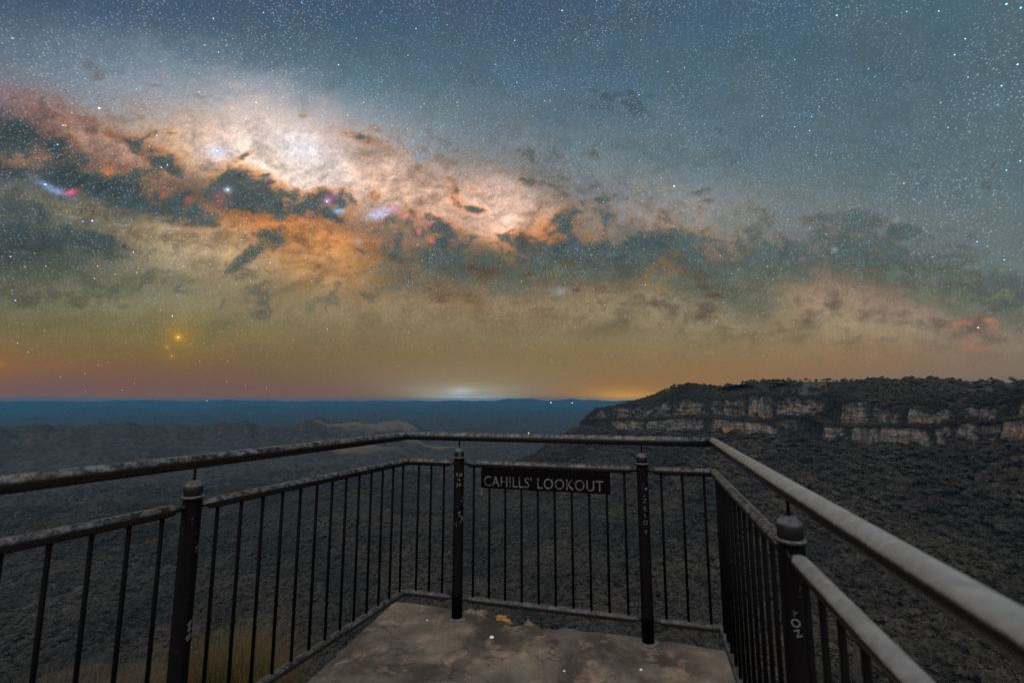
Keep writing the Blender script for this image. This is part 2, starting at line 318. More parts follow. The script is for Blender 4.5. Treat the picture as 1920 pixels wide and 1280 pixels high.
def make_sky():
    R = 70000.0
    az = np.radians(np.concatenate([np.arange(-180, -63, 4.0), np.arange(-63, 63.01, 0.11), np.arange(66, 180, 4.0)]))
    el = np.radians(np.concatenate([[-9, -5, -2], np.arange(-1, 50, 0.105), np.arange(52, 90.1, 2)]))
    A, E = np.meshgrid(az, el)
    A, E = A.ravel(), E.ravel()
    P = np.stack([np.cos(E) * np.sin(A), np.cos(E) * np.cos(A), np.sin(E)], 1)
    Ac, Ec = np.clip(A, -1.05, 1.05), np.clip(E, -0.02, 0.86)
    x, y, z = np.cos(Ec) * np.sin(Ac), np.cos(Ec) * np.cos(Ac), np.sin(Ec)
    Y = np.maximum(y * CP + z * SP, 0.12); Z = -y * SP + z * CP
    col = sky_colour(960 + F * x / Y, 640 - F * Z / Y)
    nt = NT('night_sky_glow')
    at = nt.n('Attribute', attribute_name='glow').outputs['Color']
    pos = nt.n('NewGeometry').outputs['Position']
    d = nt.n('VectorMath', {0: pos}, operation='NORMALIZE').outputs[0]
    sep = nt.n('SeparateXYZ', {0: d}).outputs
    low = nt.step(sep[2], 0.0, 0.30)
    haze = nt.step(sep[2], 0.004, 0.12)
    total = at
    def layer(scale, rad, power, gain, tint_a, tint_b, zmask=None):
        vo = nt.n('TexVoronoi', {'Vector': d, 'Scale': scale}, feature='F1')
        cs = nt.n('SeparateColor', {0: vo.outputs['Color']}).outputs
        core = nt.math('SUBTRACT', 1.0, nt.math('DIVIDE', vo.outputs['Distance'], rad), clamp=True)
        core = nt.math('POWER', core, 1.4)
        br = nt.math('MULTIPLY', nt.math('POWER', cs[0], power), gain)
        k = nt.math('MULTIPLY', nt.math('MULTIPLY', core, br), haze)
        if zmask is not None: k = nt.math('MULTIPLY', k, zmask)
        warm = nt.mix(low, (1.0, .62, .30), tint_a)
        tint = nt.mix(nt.step(cs[1], 0.62, 0.9), warm, tint_b)
        nonlocal total
        total = nt.mix(1.0, total, nt.mix(1.0, tint, nt.n('CombineColor', {0: k, 1: k, 2: k}).outputs[0], 'MULTIPLY'), 'ADD')
    thin = nt.math('ADD', 0.25, nt.math('MULTIPLY', 0.75, low))
    clump = nt.n('MapRange', {0: nt.noise(d, 14, 4), 1: .32, 2: .68, 3: .25, 4: 1.1}).outputs[0]
    up = nt.math('MULTIPLY', thin, clump)
    layer(320, 0.50, 1.4, 0.46, (.58, .82, 1.0), (1.0, .78, .62), up)
    layer(200, 0.30, 2.5, 0.72, (.42, .72, 1.0), (1.0, .78, .60), up)
    layer(95, 0.17, 4.0, 1.25, (.30, .62, 1.0), (1.0, .74, .52), thin)
    layer(32, 0.056, 2.0, 1.2, (.26, .58, 1.0), (.55, .78, 1.0))
    em = nt.n('Emission', {'Color': total, 'Strength': 1.0})
    # see-through dome, so the added fill sun beyond it reaches the land
    tr = nt.n('BsdfTransparent'); ad = nt.n('AddShader', {0: em.outputs[0], 1: tr.outputs[0]})
    nt.t.links.new(ad.outputs[0], nt.out.inputs[0])
    nt.m.cycles.emission_sampling = 'NONE'
    me = new_mesh('sky', P * R, grid_faces(len(el), len(az), True), [nt.m])
    ca = me.color_attributes.new('glow', 'FLOAT_COLOR', 'POINT')
    ca.data.foreach_set('color', np.concatenate([col, np.ones((len(col), 1))], 1).astype(np.float32).ravel())
    sky = tag(link('sky', me), 'starry night sky with the bright galactic band', 'sky', kind='structure')
    # the brightest single stars, as small glowing beads just inside the dome
    S = [(480,192,5,0),(682,192,3.4,0),(652,216,2.8,0),(186,203,5,1),(85,346,4.5,0),(1264,349,5,1),(407,283,5,1),(323,592,3,2),(334,632,4.2,3),(322,667,3,2),(313,650,2.2,3),
         (294,254,3.4,0),(314,309,3.4,0),(303,314,3.2,0),(427,356,4,1),(613,378,4,4),(992,368,3,0),(1131,379,2.8,0),(1100,350,2.4,0),(1210,534,3,0),(1054,20,4,0),(780,54,3,0),
         (965,76,3,0),(765,104,2.6,0),(635,122,3,0),(1058,168,2.6,0),(1198,178,3,0),(789,201,2.8,0),(768,211,2.6,0),(857,192,2.6,0),(735,235,3,0),(764,241,2.4,0),(1569,29,4,0),(1887,8,4,0),
         (1914,15,4,0),(1790,103,3.2,0),(1878,161,3.4,0),(1815,145,2.6,0),(1429,218,2.8,0),(1522,219,2.8,0),(1490,238,2.6,0),(1518,245,3.2,0),(1913,302,3.2,0),(1887,319,3,0),(1908,121,3,2),
         (1810,73,3,0),(1832,453,3,0),(1883,487,2.8,0),(1834,614,3,2),(173,414,3.6,1),(118,235,2.8,0),(108,271,2.8,0),(507,492,2.8,0),(545,478,2.4,0),(453,450,2.4,0),(614,617,2.6,0),(358,645,2.2,2),
         (229,731,2.2,2),(160,734,2,2),(252,719,2,3),(159,700,2.2,3),(113,707,2,3),(184,684,2.2,3),(425,715,2.2,2),(500,726,2.2,2),(460,722,2,2),(374,677,2.2,2),(427,677,2.2,2),(250,473,2.6,2),(183,499,2.4,3),
         (33,643,2.4,2),(53,660,2.4,2),(20,481,2.6,0),(29,563,2.8,0),(177,522,2.4,0),(86,499,2.2,0),(1490,112,2.4,0),(1700,22,2.6,0),(1760,21,3,0),(400,35,3.2,0),(494,24,2.8,0),(384,85,2.6,0),(410,98,2.8,0),(634,121,2.6,0),(1078,540,2.2,0),(680,528,2,0)]
    cols = [(.35,.68,1.0),(.75,.9,1.0),(1.0,.86,.74),(1.0,.62,.24),(1.0,.72,1.0)]
    mats = []
    for i, c in enumerate(cols):
        q = NT('star_light'); e = q.n('Emission', {'Color': (*c, 1), 'Strength': 1.7}); q.t.links.new(e.outputs[0], q.out.inputs[0]); q.m.cycles.emission_sampling = 'NONE'; mats.append(q.m)
    bm = bmesh.new()
    for (u, v, s, c) in S:
        dx, dy, dz = ray(u, v); D = Vector((dx, dy, dz)).normalized() * (R * 0.985)
        r = bmesh.ops.create_icosphere(bm, subdivisions=2, radius=s * (0.25 if v < 640 else 0.17) * R / F, matrix=Matrix.Translation(D))
        for f in {f for vv in r['verts'] for f in vv.link_faces}: f.material_index = c
    st = bm_obj('bright_stars', bm, mats, sky)
    st['kind'] = 'stuff'

make_sky()

# ------------------------------------------------------------------ the escarpment across the valley
#       sight line, metres north, rows: crest, upper cliff top, upper cliff foot, lower cliff top, lower cliff foot
ESC = [(1085,1830,786,787,789,792,797),(1100,1760,770,774,784,787,796),(1125,1700,762,770,784,788,800),(1150,1640,752,768,785,788,803),(1182,1570,739,766,784,789,805),(1215,1500,722,764,783,790,806),(1250,1420,717,757,780,788,808),
       (1285,1360,721,755,778,786,806),(1310,1310,723,757,779,788,806),(1345,1250,719,757,780,793,809),(1400,1140,711,746,785,792,814),(1450,1100,708,750,786,794,815),(1480,1120,708,756,780,794,814),(1515,1110,709,758,780,796,816),
       (1550,1000,709,762,794,800,830),(1590,955,709,764,797,803,828),(1640,900,708,768,796,808,828),(1700,860,706,770,797,808,832),(1740,830,706,774,801,810,838),(1780,820,708,768,792,806,828),(1810,795,709,766,788,805,828),
       (1850,760,706,765,790,800,826),(1890,725,703,760,786,796,830),(1920,700,700,757,783,792,832),(2000,650,695,755,780,792,832),(2200,560,690,750,780,792,835),(2600,420,680,745,780,795,840),(3300,280,660,735,780,800,850)]
E = np.array(ESC, float)
E[:, 3] -= 4; E[:, 4] += 1.5; E[:, 5] = np.minimum(E[:, 5], E[:, 4] + 4); E[:, 6] += 2
eu = E[:, 0]
base_pts = np.array([at_depth(r[0], r[6], r[1]) for r in ESC])
seg = np.concatenate([[0], np.cumsum(np.hypot(*np.diff(base_pts[:, :2], axis=0).T))])
NS = 1500
s_dense = np.concatenate([np.linspace(0, seg[23], 1300), np.linspace(seg[23], seg[-1], 201)[1:]])
NS = len(s_dense)
def along(vals): return np.interp(s_dense, seg, vals)
us = along(eu)
yd = along(E[:, 1])
yd = np.convolve(np.pad(yd, 12, mode='edge'), np.ones(25) / 25, 'valid')
def rowpts(k, push):
    dx, dy, dz = ray(us, along(E[:, k]))
    y = yd + push
    return np.stack([dx / dy * yd, yd, EYE + dz / dy * yd], 1)
lb, lt, ub, ut, cr = (rowpts(k, 0) for k in (6, 5, 4, 3, 2))
lb[:, 2] += 6 * fbm(s_dense / 75, s_dense * 0 + 1.7, 4, 56); _w = 5 * fbm(s_dense / 60, s_dense * 0 + 5.1, 4, 57); lt[:, 2] += _w; ub[:, 2] += _w; ut[:, 2] += 9 * fbm(s_dense / 65, s_dense * 0 + 7.9, 4, 58)
cr[:, 2] += 5 * fbm(s_dense / 120, s_dense * 0 + 3.3, 4, 55) - 6
tan = np.gradient(lb[:, :2], axis=0); tan /= np.linalg.norm(tan, axis=1)[:, None]
kk = np.ones(61) / 61
tan = np.stack([np.convolve(np.pad(tan[:, i], 30, mode='edge'), kk, 'valid') for i in (0, 1)], 1); tan /= np.linalg.norm(tan, axis=1)[:, None]
nrm = np.stack([tan[:, 1], -tan[:, 0]], 1)                      # outwards
flip = np.sign(np.sum(nrm * -lb[:, :2], 1)); nrm *= flip[:, None]
def spans(u, lst, soft=5.0):
    out = np.zeros_like(u)
    for a, b, k in lst: out = np.maximum(out, k * smooth(a - soft, a + soft, u) * smooth(b + soft, b - soft, u))
    return out
UP_ROCK = [(1108,1128,.55),(1136,1168,.75),(1176,1200,.7),(1215,1240,.85),(1250,1262,.6),(1262,1308,1),(1318,1334,.6),(1343,1372,.95),(1386,1464,1),(1478,1522,.8),(1556,1600,1),(1616,1650,.55),(1655,1680,.6),(1692,1736,.95),(1754,1775,.6),(1796,1852,.75),(1876,1900,.7),(1905,2100,1)]
LO_ROCK = [(1148,1205,.7),(1212,1240,.65),(1240,1312,.7),(1336,1392,.95),(1392,1452,.85),(1456,1482,.5),(1544,1582,.95),(1594,1642,.85),(1648,1700,.8),(1700,1736,1),(1752,1776,.75),(1792,1830,.8),(1836,1872,.6),(1880,2100,1)]
up_r, lo_r = spans(us, UP_ROCK), spans(us, LO_ROCK)
up_iron = spans(us, [(1262,1306,.75),(1384,1462,.95),(1558,1590,.5),(1705,1732,.5),(1815,1845,.55),(1908,2000,1)], 8)
lo_iron = spans(us, [(1345,1392,.85),(1425,1440,.5),(1700,1720,.2),(1895,2000,.85)], 8)

rows, rock, iron = [], [], []
def add_row(P, out, rk, ir):
    Q = P.copy(); Q[:, :2] += nrm * np.asarray(out)[:, None] if np.ndim(out) else nrm * out
    rows.append(Q); rock.append(rk); iron.append(ir)
def patchy(lst, s, z, seed):
    w_ = us + 16 * fbm(s / 55, z / 22, 4, seed, .6) + 5 * fbm(s / 14, z / 10, 3, seed + 1)
    floor_ = .50 * smooth(.0, .30, fbm(s / 45, z / 24, 4, seed + 3, .62)) * smooth(1120, 1160, us)
    return np.maximum(spans(w_, lst, 8), floor_) * np.clip(.98 + .9 * fbm(s / 60, z / 26, 3, seed + 2), .2, 1)
def facet(s, z, seed):
    """Joints and overhangs of a sandstone face: upright blocks, thin horizontal beds."""
    wob = 5 * fbm(s / 40, z / 20, 2, seed + 5)
    blk = 6.5 * fbm((s + wob) / 34, z / 160, 3, seed) + 2.6 * np.round(2.2 * gnoise((s + wob) / 11, z / 60, seed + 1)) / 2.2
    bed = .8 * fbm(s / 90, z / 5.0, 3, seed + 2, .7) + 0.9 * fbm(s / 5, z / 5, 3, seed + 3)
    crack = -5.5 * np.exp(-(np.abs(gnoise((s + wob) / 17, z / 120, seed + 4)) / 0.055) ** 2)
    return blk + bed + crack
zero = np.zeros(NS)
for k in range(5):                                               # foot tucked into the scree
    t = k / 5
    P = lb.copy(); P[:, 2] -= 26 * (1 - t)
    add_row(P, 4 + 14 * (1 - t), zero, zero)
nL, nU = 34, 44
for k in range(nL + 1):
    t = k / nL
    P = lb * (1 - t) + lt * t
    s = s_dense; z = P[:, 2]
    lo_rr = patchy(LO_ROCK, s, z, 61)
    rk = lo_rr * smooth(0, .12, t + .10 * fbm(s / 14, z / 9, 3, 71)) * smooth(1.05, .85, t + .12 * fbm(s / 12, z / 9, 3, 72))
    rk = np.clip(rk + 1.0 * fbm(s / 22, z / 10, 4, 73, .65) * lo_rr, 0, 1)
    add_row(P, 4 - 5 * t + facet(s, z, 201) * (.35 + .65 * lo_r) - 6 * (1 - lo_r), rk, lo_iron * smooth(.9, .3, t))
for k in range(1, 12):
    t = k / 12
    P = lt * (1 - t) + ub * t
    add_row(P, -1 - 17 * t + 2.5 * fbm(s_dense / 20, zero + k / 4, 3, 81), zero + .12 * (fbm(s_dense / 12, zero + k / 3, 3, 82) > .25), zero)
for k in range(nU + 1):
    t = k / nU
    P = ub * (1 - t) + ut * t
    s = s_dense; z = P[:, 2]
    up_rr = patchy(UP_ROCK, s, z, 65)
    rk = up_rr * smooth(-.02, .10, t + .08 * fbm(s / 14, z / 9, 3, 91)) * smooth(1.05, .78, t + .16 * fbm(s / 12, z / 9, 3, 92))
    rk = np.clip(rk + 1.0 * fbm(s / 24, z / 13, 4, 93, .65) * up_rr, 0, 1)
    add_row(P, -19 - 6 * t + 1.5 * facet(s, z, 231) * (.35 + .65 * up_r) - 9 * (1 - up_r) - 4 * smooth(.35, .1, t) * up_r, rk, up_iron * smooth(.62, .18, t + .14 * fbm(s / 15, z / 10, 3, 94)))
for k in range(1, 22):
    t = k / 21
    P = ut * (1 - t) + cr * t
    add_row(P, -26 - 95 * t ** 1.3 + 4 * fbm(s_dense / 30, zero + k / 4, 3, 95) - 8 * (1 - up_r) * (1 - t), zero, zero)
for k in range(1, 10):
    P = cr.copy(); P[:, 2] -= 1.2 * k * k + 2
    add_row(P, -121 - 40 * k, zero, zero)
EV = np.stack(rows); ER = np.stack(rock); EI = np.stack(iron)

def attr(me, name, vals):
    a = me.attributes.new(name, 'FLOAT', 'POINT'); a.data.foreach_set('value', np.asarray(vals, np.float32).ravel())

nt = NT('sandstone_and_scrub')
obj = nt.n('TexCoord').outputs['Object']
rk = nt.n('Attribute', attribute_name='rock').outputs['Fac']
ir = nt.n('Attribute', attribute_name='iron').outputs['Fac']
strat = nt.n('Mapping', {0: obj, 3: (.03, .03, .16)}).outputs[0]
drip = nt.n('Mapping', {0: obj, 3: (.16, .16, .010)}).outputs[0]
n1, n2, n3 = nt.noise(strat, 1.0, 6, .65), nt.noise(drip, 1.0, 5, .65), nt.noise(obj, .05, 5, .6)
stone = nt.mix(nt.step(n1, .35, .68), (.085, .072, .063), (.30, .245, .20))
stone = nt.mix(nt.math('MULTIPLY', nt.step(n2, .47, .64), .80), stone, (.06, .058, .06))
stone = nt.mix(nt.math('MULTIPLY', ir, nt.step(n3, .34, .60)), stone, nt.mix(n1, (.26, .135, .055), (.60, .32, .125)))
scrub = nt.mix(n3, (.05, .047, .038), (.085, .078, .06))
edge = nt.step(nt.math('ADD', rk, nt.math('MULTIPLY', nt.math('SUBTRACT', nt.noise(obj, .14, 5, .65), .5), .9)), .40, .58)
M_ESC = nt.surf(nt.mix(edge, scrub, stone), .9, .15, nt.bump(nt.math('ADD', n1, n2), .8, 2.0))
me = new_mesh('escarpment', EV.reshape(-1, 3), grid_faces(len(rows), NS), [M_ESC])
attr(me, 'rock', ER); attr(me, 'iron', EI)
tag(link('escarpment', me), 'sandstone escarpment with two bands of cliff', 'cliff', kind='structure')

# ------------------------------------------------------------------ valley, near cliff top, far plateaus: one sheet of ground
P_A, P_B = Vector((-.752, 3.385, 0)), Vector((1.235, 2.862, 0))
P_1, P_4 = Vector((-1.334, 1.97, 0)), Vector((.805, 1.378, 0))
LEDGE = np.array([(-.98,2.98),(-1.3,3.5),(-1.9,4.3),(-3.0,5.6),(-4.8,7.2),(-8,9.6),(-15,10),(-30,4),(-80,-30),(-80,-260),(120,-260),(60,-60),(14,-14),(1.0,-3),(.42,-.7),(.70,.6),(.98,1.7),(1.13,2.5),(1.16,2.72),(-.78,3.28)])
def poly_dist(x, y, poly):
    d = np.full_like(x, 1e9); inside = np.zeros(x.shape, bool)
    n = len(poly)
    for i in range(n):
        ax, ay = poly[i]; bx, by = poly[(i + 1) % n]
        ex, ey = bx - ax, by - ay
        t = np.clip(((x - ax) * ex + (y - ay) * ey) / (ex * ex + ey * ey), 0, 1)
        d = np.minimum(d, np.hypot(x - ax - t * ex, y - ay - t * ey))
        c = ((ay > y) != (by > y)) & (x < (bx - ax) * (y - ay) / (by - ay + 1e-12) + ax)
        inside ^= c
    return np.where(inside, -d, d)
sub = slice(0, NS, 12)
LBX = lb[sub]; LN = nrm[sub]
T0 = (LBX[6, :2] - LBX[0, :2]) / np.linalg.norm(LBX[6, :2] - LBX[0, :2])
def scree(x, y):
    """Height of the slope below the far cliffs, and -1e3 behind them."""
    best = np.full(x.shape, 1e12); zb = np.zeros(x.shape); side = np.zeros(x.shape)
    for i in range(len(LBX) - 1):
        ax, ay, az = LBX[i]; bx, by, bz = LBX[i + 1]
        ex, ey = bx - ax, by - ay
        t = np.clip(((x - ax) * ex + (y - ay) * ey) / (ex * ex + ey * ey), 0, 1)
        px, py = x - ax - t * ex, y - ay - t * ey
        d = px * px + py * py
        m = d < best
        best = np.where(m, d, best); zb = np.where(m, az + t * (bz - az), zb)
        side = np.where(m, px * LN[i, 0] + py * LN[i, 1], side)
    d = np.sqrt(best)
    fr = zb - 3 - 0.66 * np.minimum(d, 170) - 0.50 * np.clip(d - 170, 0, 250) - .32 * np.clip(d - 420, 0, 900)
    endc = np.hypot(x - LBX[0, 0], y - LBX[0, 1])
    first = (side > 0) | (((x - LBX[0, 0]) * T0[0] + (y - LBX[0, 1]) * T0[1]) < 0)
    bk = np.minimum(zb - 12, zb - 12 - .62 * np.clip(d - 380, 0, 900))
    return np.where(first | (d < 6), np.where(d < 6, zb - 4, fr), bk), d, first
def smax(a, b, k):
    h = np.clip(.5 + .5 * (a - b) / k, 0, 1)
    return b * (1 - h) + a * h + k * h * (1 - h)
def ground_height(x, y):
    r = np.hypot(x, y)
    az = np.degrees(np.arctan2(x, y))
    gul = np.abs(fbm(x / 520 + .3 * fbm(x / 900, y / 900, 2, 305), y / 520, 4, 301, .55))
    zv = -345 + 70 * gul + 26 * fbm(x / 2600, y / 2000, 3, 302)
    zv = zv + 12 * smooth(900, 3000, r)
    # low ridge across the left of the valley with paddocks on it, falling to a deeper basin behind
    rc = 3500 + 260 * gnoise(az / 9, az * 0, 311) + 500 * smooth(-24, -4, az)
    ridge_h = (128 * smooth(-4, -22, az) + 70 * smooth(12, -4, az)) * (.9 + .35 * fbm(az / 5, az * 0 + 2.2, 3, 313) + .22 * fbm(x / 500, y / 500, 3, 312))
    zv = zv + ridge_h * np.exp(-((r - rc) / np.where(r < rc, 620, 420)) ** 2)
    zv = zv - 95 * smooth(3900, 5200, r + (3500 - rc))
    # far country: two plateau steps and the skyline
    a1 = fbm(az / 9 + 3, az * 0 + .3, 4, 321); a2 = fbm(az / 14 - 2, az * 0 + .7, 4, 322); a3 = fbm(az / 7 + 9, az * 0 + .1, 5, 323)
    def ridge(r0, wob, w, crest, noise_):
        rc_ = r0 + wob * a2
        return np.exp(-((r - rc_) / w) ** 2) * (crest + 415) * np.clip(.95 + .5 * noise_, .3, 1.7)
    zv = zv + ridge(7100, 700, 620, -285, a1) + ridge(10700, 900, 800, -268, a3)
    zv = zv + ridge(16000, 1000, 1100, -190, gnoise(az / 5, az * 0 + 4.4, 324) + .6 * a1)
    sky_line = -22 + 125 * a3 + 34 * gnoise(az / 1.6, az * 0, 325) + 74 * np.exp(-((az - 7.6) / 2.0) ** 2) + 84 * np.exp(-((az - 0.6) / 2.6) ** 2) + 22 * smooth(-2, 0, az) * smooth(9, 2, az)
    zv = zv + (sky_line - zv) * smooth(20300, 23600, r + 900 * a1)
    zv = zv + smooth(6500, 9000, r) * smooth(20500, 17000, r) * 22 * fbm(x / 1500, y / 1500, 4, 331)
    zs, ds, fr = scree(x, y)
    zs = zs + np.where(fr, 24 * fbm(x / 170, y / 170, 4, 341, .45) * smooth(10, 120, ds), 0)
    z = smax(zv, zs, 40)
    dl = poly_dist(x, y, LEDGE)
    top = -.42 - .31 * np.clip(np.hypot(np.minimum(x + 1.4, 0), np.maximum(y - 2.0, 0) * 1.0), 0, 14) + .12 * fbm(x / 1.3, y / 1.3, 4, 351) + 1.2 * fbm(x / 30, y / 30, 2, 352) * smooth(8, 30, r) + np.clip(-y - 6, 0, 200) * .10
    o = np.clip(dl, 0, 1e9)
    face = top - 14 * smooth(0, 1.2, o) - 95 * smooth(.6, 14, o) - .62 * np.clip(o - 10, 0, 260) - .42 * np.clip(o - 270, 0, 500) - .2 * np.clip(o - 770, 0, 4000) + 9 * fbm(x / 90, y / 90, 4, 353) * smooth(15, 80, o)
    near = np.where(dl <= 0, top, face)
    z = smax(z, near, np.where(dl < 10, .05, 30.0)) if True else z
    return z, dl, ds, fr

azd = np.radians(np.concatenate([np.arange(-180, -66, 4.0), np.arange(-66, 66.01, 0.14), np.arange(70, 180, 4.0)]))
rr = np.concatenate([[.25, .9, 1.6], np.arange(2.2, 14, .14), np.geomspace(14, 900, 170)[1:], np.geomspace(900, 7000, 170)[1:], np.geomspace(7000, 25600, 130)[1:]])
Rg, Ag = np.meshgrid(rr, azd, indexing='ij')
GX, GY = (Rg * np.sin(Ag)).ravel(), (Rg * np.cos(Ag)).ravel()
GZ, GD, GS, GF = ground_height(GX, GY)
rad = np.hypot(GX, GY); gaz = np.degrees(np.arctan2(GX, GY))
field = smooth(.05, .42, fbm(GX / 520, GY / 240, 4, 401, .6) + .30 - .62 * np.abs((gaz + 17) / 14)) * smooth(2500, 2900, rad) * smooth(4600, 4200, rad)
field = np.maximum(field, .30 * smooth(.2, .5, fbm(GX / 700, GY / 300, 4, 402, .6)) * smooth(3000, 3400, rad) * smooth(10500, 8500, rad))
cleft = smooth(1.0, .0, GD) * (GD < 3)
nt = NT('valley_ground')
obj = nt.n('TexCoord').outputs['Object']
fa = nt.n('Attribute', attribute_name='field').outputs['Fac']
nr = nt.n('Attribute', attribute_name='near').outputs['Fac']
c1 = nt.noise(obj, .035, 5, .65); c2 = nt.noise(obj, .006, 5, .6); c3 = nt.noise(obj, 3.0, 6, .65)
wood = nt.mix(nt.step(c1, .38, .62), (.028, .027, .025), (.062, .056, .048))
wood = nt.mix(nt.math('MULTIPLY', nt.step(c2, .45, .65), .45), wood, (.035, .034, .031))
pasture = nt.mix(c2, (.085, .076, .055), (.135, .118, .080))
soil = nt.mix(nt.step(c3, .36, .66), (.035, .03, .026), (.085, .07, .058))
lit = nt.n('Attribute', attribute_name='litter').outputs['Fac']
wood = nt.mix(lit, wood, nt.mix(c1, (.080, .070, .058), (.125, .108, .088)))
gcol = nt.mix(fa, wood, pasture)
gcol = nt.mix(nr, gcol, soil)
M_GROUND = nt.surf(gcol, .95, .1, nt.bump(c3, .5, .03))
me = new_mesh('ground', np.stack([GX, GY, GZ], 1), grid_faces(len(rr), len(azd), True), [M_GROUND])
attr(me, 'field', field); attr(me, 'litter', smooth(2300, 1300, rad)); attr(me, 'near', smooth(2.0, .5, GD) * (rad < 300))
tag(link('ground', me), 'wide wooded valley floor with pale paddocks and far blue plateaus', 'ground', kind='structure')

# ------------------------------------------------------------------ woods (a mass nobody could count)
def crown_mesh(seed, spread, tall):
    rng = np.random.default_rng(seed)
    V, Fc, mi = [], [], []
    # tapered trunk with two limbs
    def limb(a, b, ra, rb):
        i = len(V); a, b = np.array(a), np.array(b)
        for p, r_ in ((a, ra), (b, rb)):
            for k in range(4):
                V.append(p + r_ * np.array([math.cos(k * 1.571), math.sin(k * 1.571), 0]))
        for k in range(4): Fc.append((i + k, i + (k + 1) % 4, i + 4 + (k + 1) % 4, i + 4 + k)); mi.append(0)
    limb((0, 0, -.15), (.02, .03, tall * .75), .032, .012)
    limb((0, 0, tall * .35), (.18, .1, tall * .7), .016, .008)
    limb((0, 0, tall * .4), (-.16, -.08, tall * .75), .016, .008)
    cl = [(rng.normal(0, spread * .5), rng.normal(0, spread * .5), tall * (.62 + .36 * rng.random()), spread * (.30 + .28 * rng.random())) for _ in range(9)]
    for cx, cy, cz, cr_ in cl:
        for _ in range(30):
            d = rng.normal(size=3); d /= np.linalg.norm(d)
            d[2] = abs(d[2]) * .8 - .15
            p = np.array([cx, cy, cz]) + d * cr_ * np.array([1, 1, .62]) * (.75 + .3 * rng.random())
            nrm_ = d + .7 * rng.normal(size=3); nrm_ /= np.linalg.norm(nrm_)
            t = np.cross(nrm_, rng.normal(size=3)); t /= np.linalg.norm(t); b = np.cross(nrm_, t)
            w = .07 + .075 * rng.random(); i = len(V)
            V.extend([p + w * (-t - .6 * b), p + w * (t - .5 * b), p + w * (.7 * t + .8 * b), p + w * (-.6 * t + .7 * b)])
            Fc.append((i, i + 1, i + 2, i + 3)); mi.append(1)
    return np.array(V), np.array(Fc), mi

nt = NT('eucalypt_leaves')
oin = nt.n('ObjectInfo'); rnd = oin.outputs['Random']
stand = nt.noise(nt.n('VectorMath', {0: oin.outputs['Location'], 1: (.006, .006, .006)}, operation='MULTIPLY').outputs[0], 1.0, 4, .6)
obj = nt.n('TexCoord').outputs['Object']
lc = nt.mix(rnd, (.145, .120, .090), (.21, .172, .130))
lc = nt.mix(nt.step(nt.noise(obj, 3.5, 3), .4, .65), lc, nt.mix(rnd, (.23, .19, .15), (.15, .135, .11)))
lc = nt.mix(nt.step(stand, .34, .66), nt.mix(1.0, lc, (.55, .58, .60), 'MULTIPLY'), lc)
M_LEAF = nt.surf(lc, .8, .15)
_pb = nt.out.inputs[0].links[0].from_socket
_tl = nt.n('BsdfTranslucent', {'Color': lc})
nt.t.links.new(nt.n('MixShader', {0: .5, 1: _pb, 2: _tl.outputs[0]}).outputs[0], nt.out.inputs[0])   # thin leaves glow a little from behind
M_BARK = NT('pale_bark').surf((.16, .14, .125), .9, .1)

protos = []
for i, (sp_, ta) in enumerate([(.36, 1.0), (.44, .9), (.30, 1.15), (.50, .8), (.40, 1.05), (.26, 1.35), (.33, 1.2)]):
    V, Fc, mi = crown_mesh(50 + i, sp_, ta)
    m_ = new_mesh('tree_shape', V, Fc, [M_BARK, M_LEAF], False)
    m_.polygons.foreach_set('material_index', np.array(mi, np.int32))
    protos.append(bpy.data.objects.new('tree_shape', m_))            # a mould only: not in the scene

def scatter_group():
    ng = bpy.data.node_groups.new('woods', 'GeometryNodeTree')
    ng.interface.new_socket('Geometry', in_out='INPUT', socket_type='NodeSocketGeometry')
    ng.interface.new_socket('Geometry', in_out='OUTPUT', socket_type='NodeSocketGeometry')
    N, L = ng.nodes, ng.links
    gi, go = N.new('NodeGroupInput'), N.new('NodeGroupOutput')
    join = N.new('GeometryNodeJoinGeometry')
    for p in reversed(protos):
        oi = N.new('GeometryNodeObjectInfo'); oi.inputs['Object'].default_value = p
        g2 = N.new('GeometryNodeGeometryToInstance'); L.new(oi.outputs['Geometry'], g2.inputs[0]); L.new(g2.outputs[0], join.inputs[0])
    mp = N.new('GeometryNodeMeshToPoints'); L.new(gi.outputs[0], mp.inputs[0])
    def named(nm, ty):
        a = N.new('GeometryNodeInputNamedAttribute'); a.data_type = ty; a.inputs[0].default_value = nm
        return [o for o in a.outputs if o.enabled and o.name == 'Attribute'][0]
    ip = N.new('GeometryNodeInstanceOnPoints')
    L.new(mp.outputs[0], ip.inputs['Points']); L.new(join.outputs[0], ip.inputs['Instance'])
    ip.inputs['Pick Instance'].default_value = True
    L.new(named('pick', 'INT'), ip.inputs['Instance Index'])
    e2 = N.new('FunctionNodeEulerToRotation'); L.new(named('turn', 'FLOAT_VECTOR'), e2.inputs[0])
    L.new(e2.outputs[0], ip.inputs['Rotation']); L.new(named('size', 'FLOAT_VECTOR'), ip.inputs['Scale'])
    L.new(ip.outputs[0], go.inputs[0])
    return ng
WOODS = scatter_group()
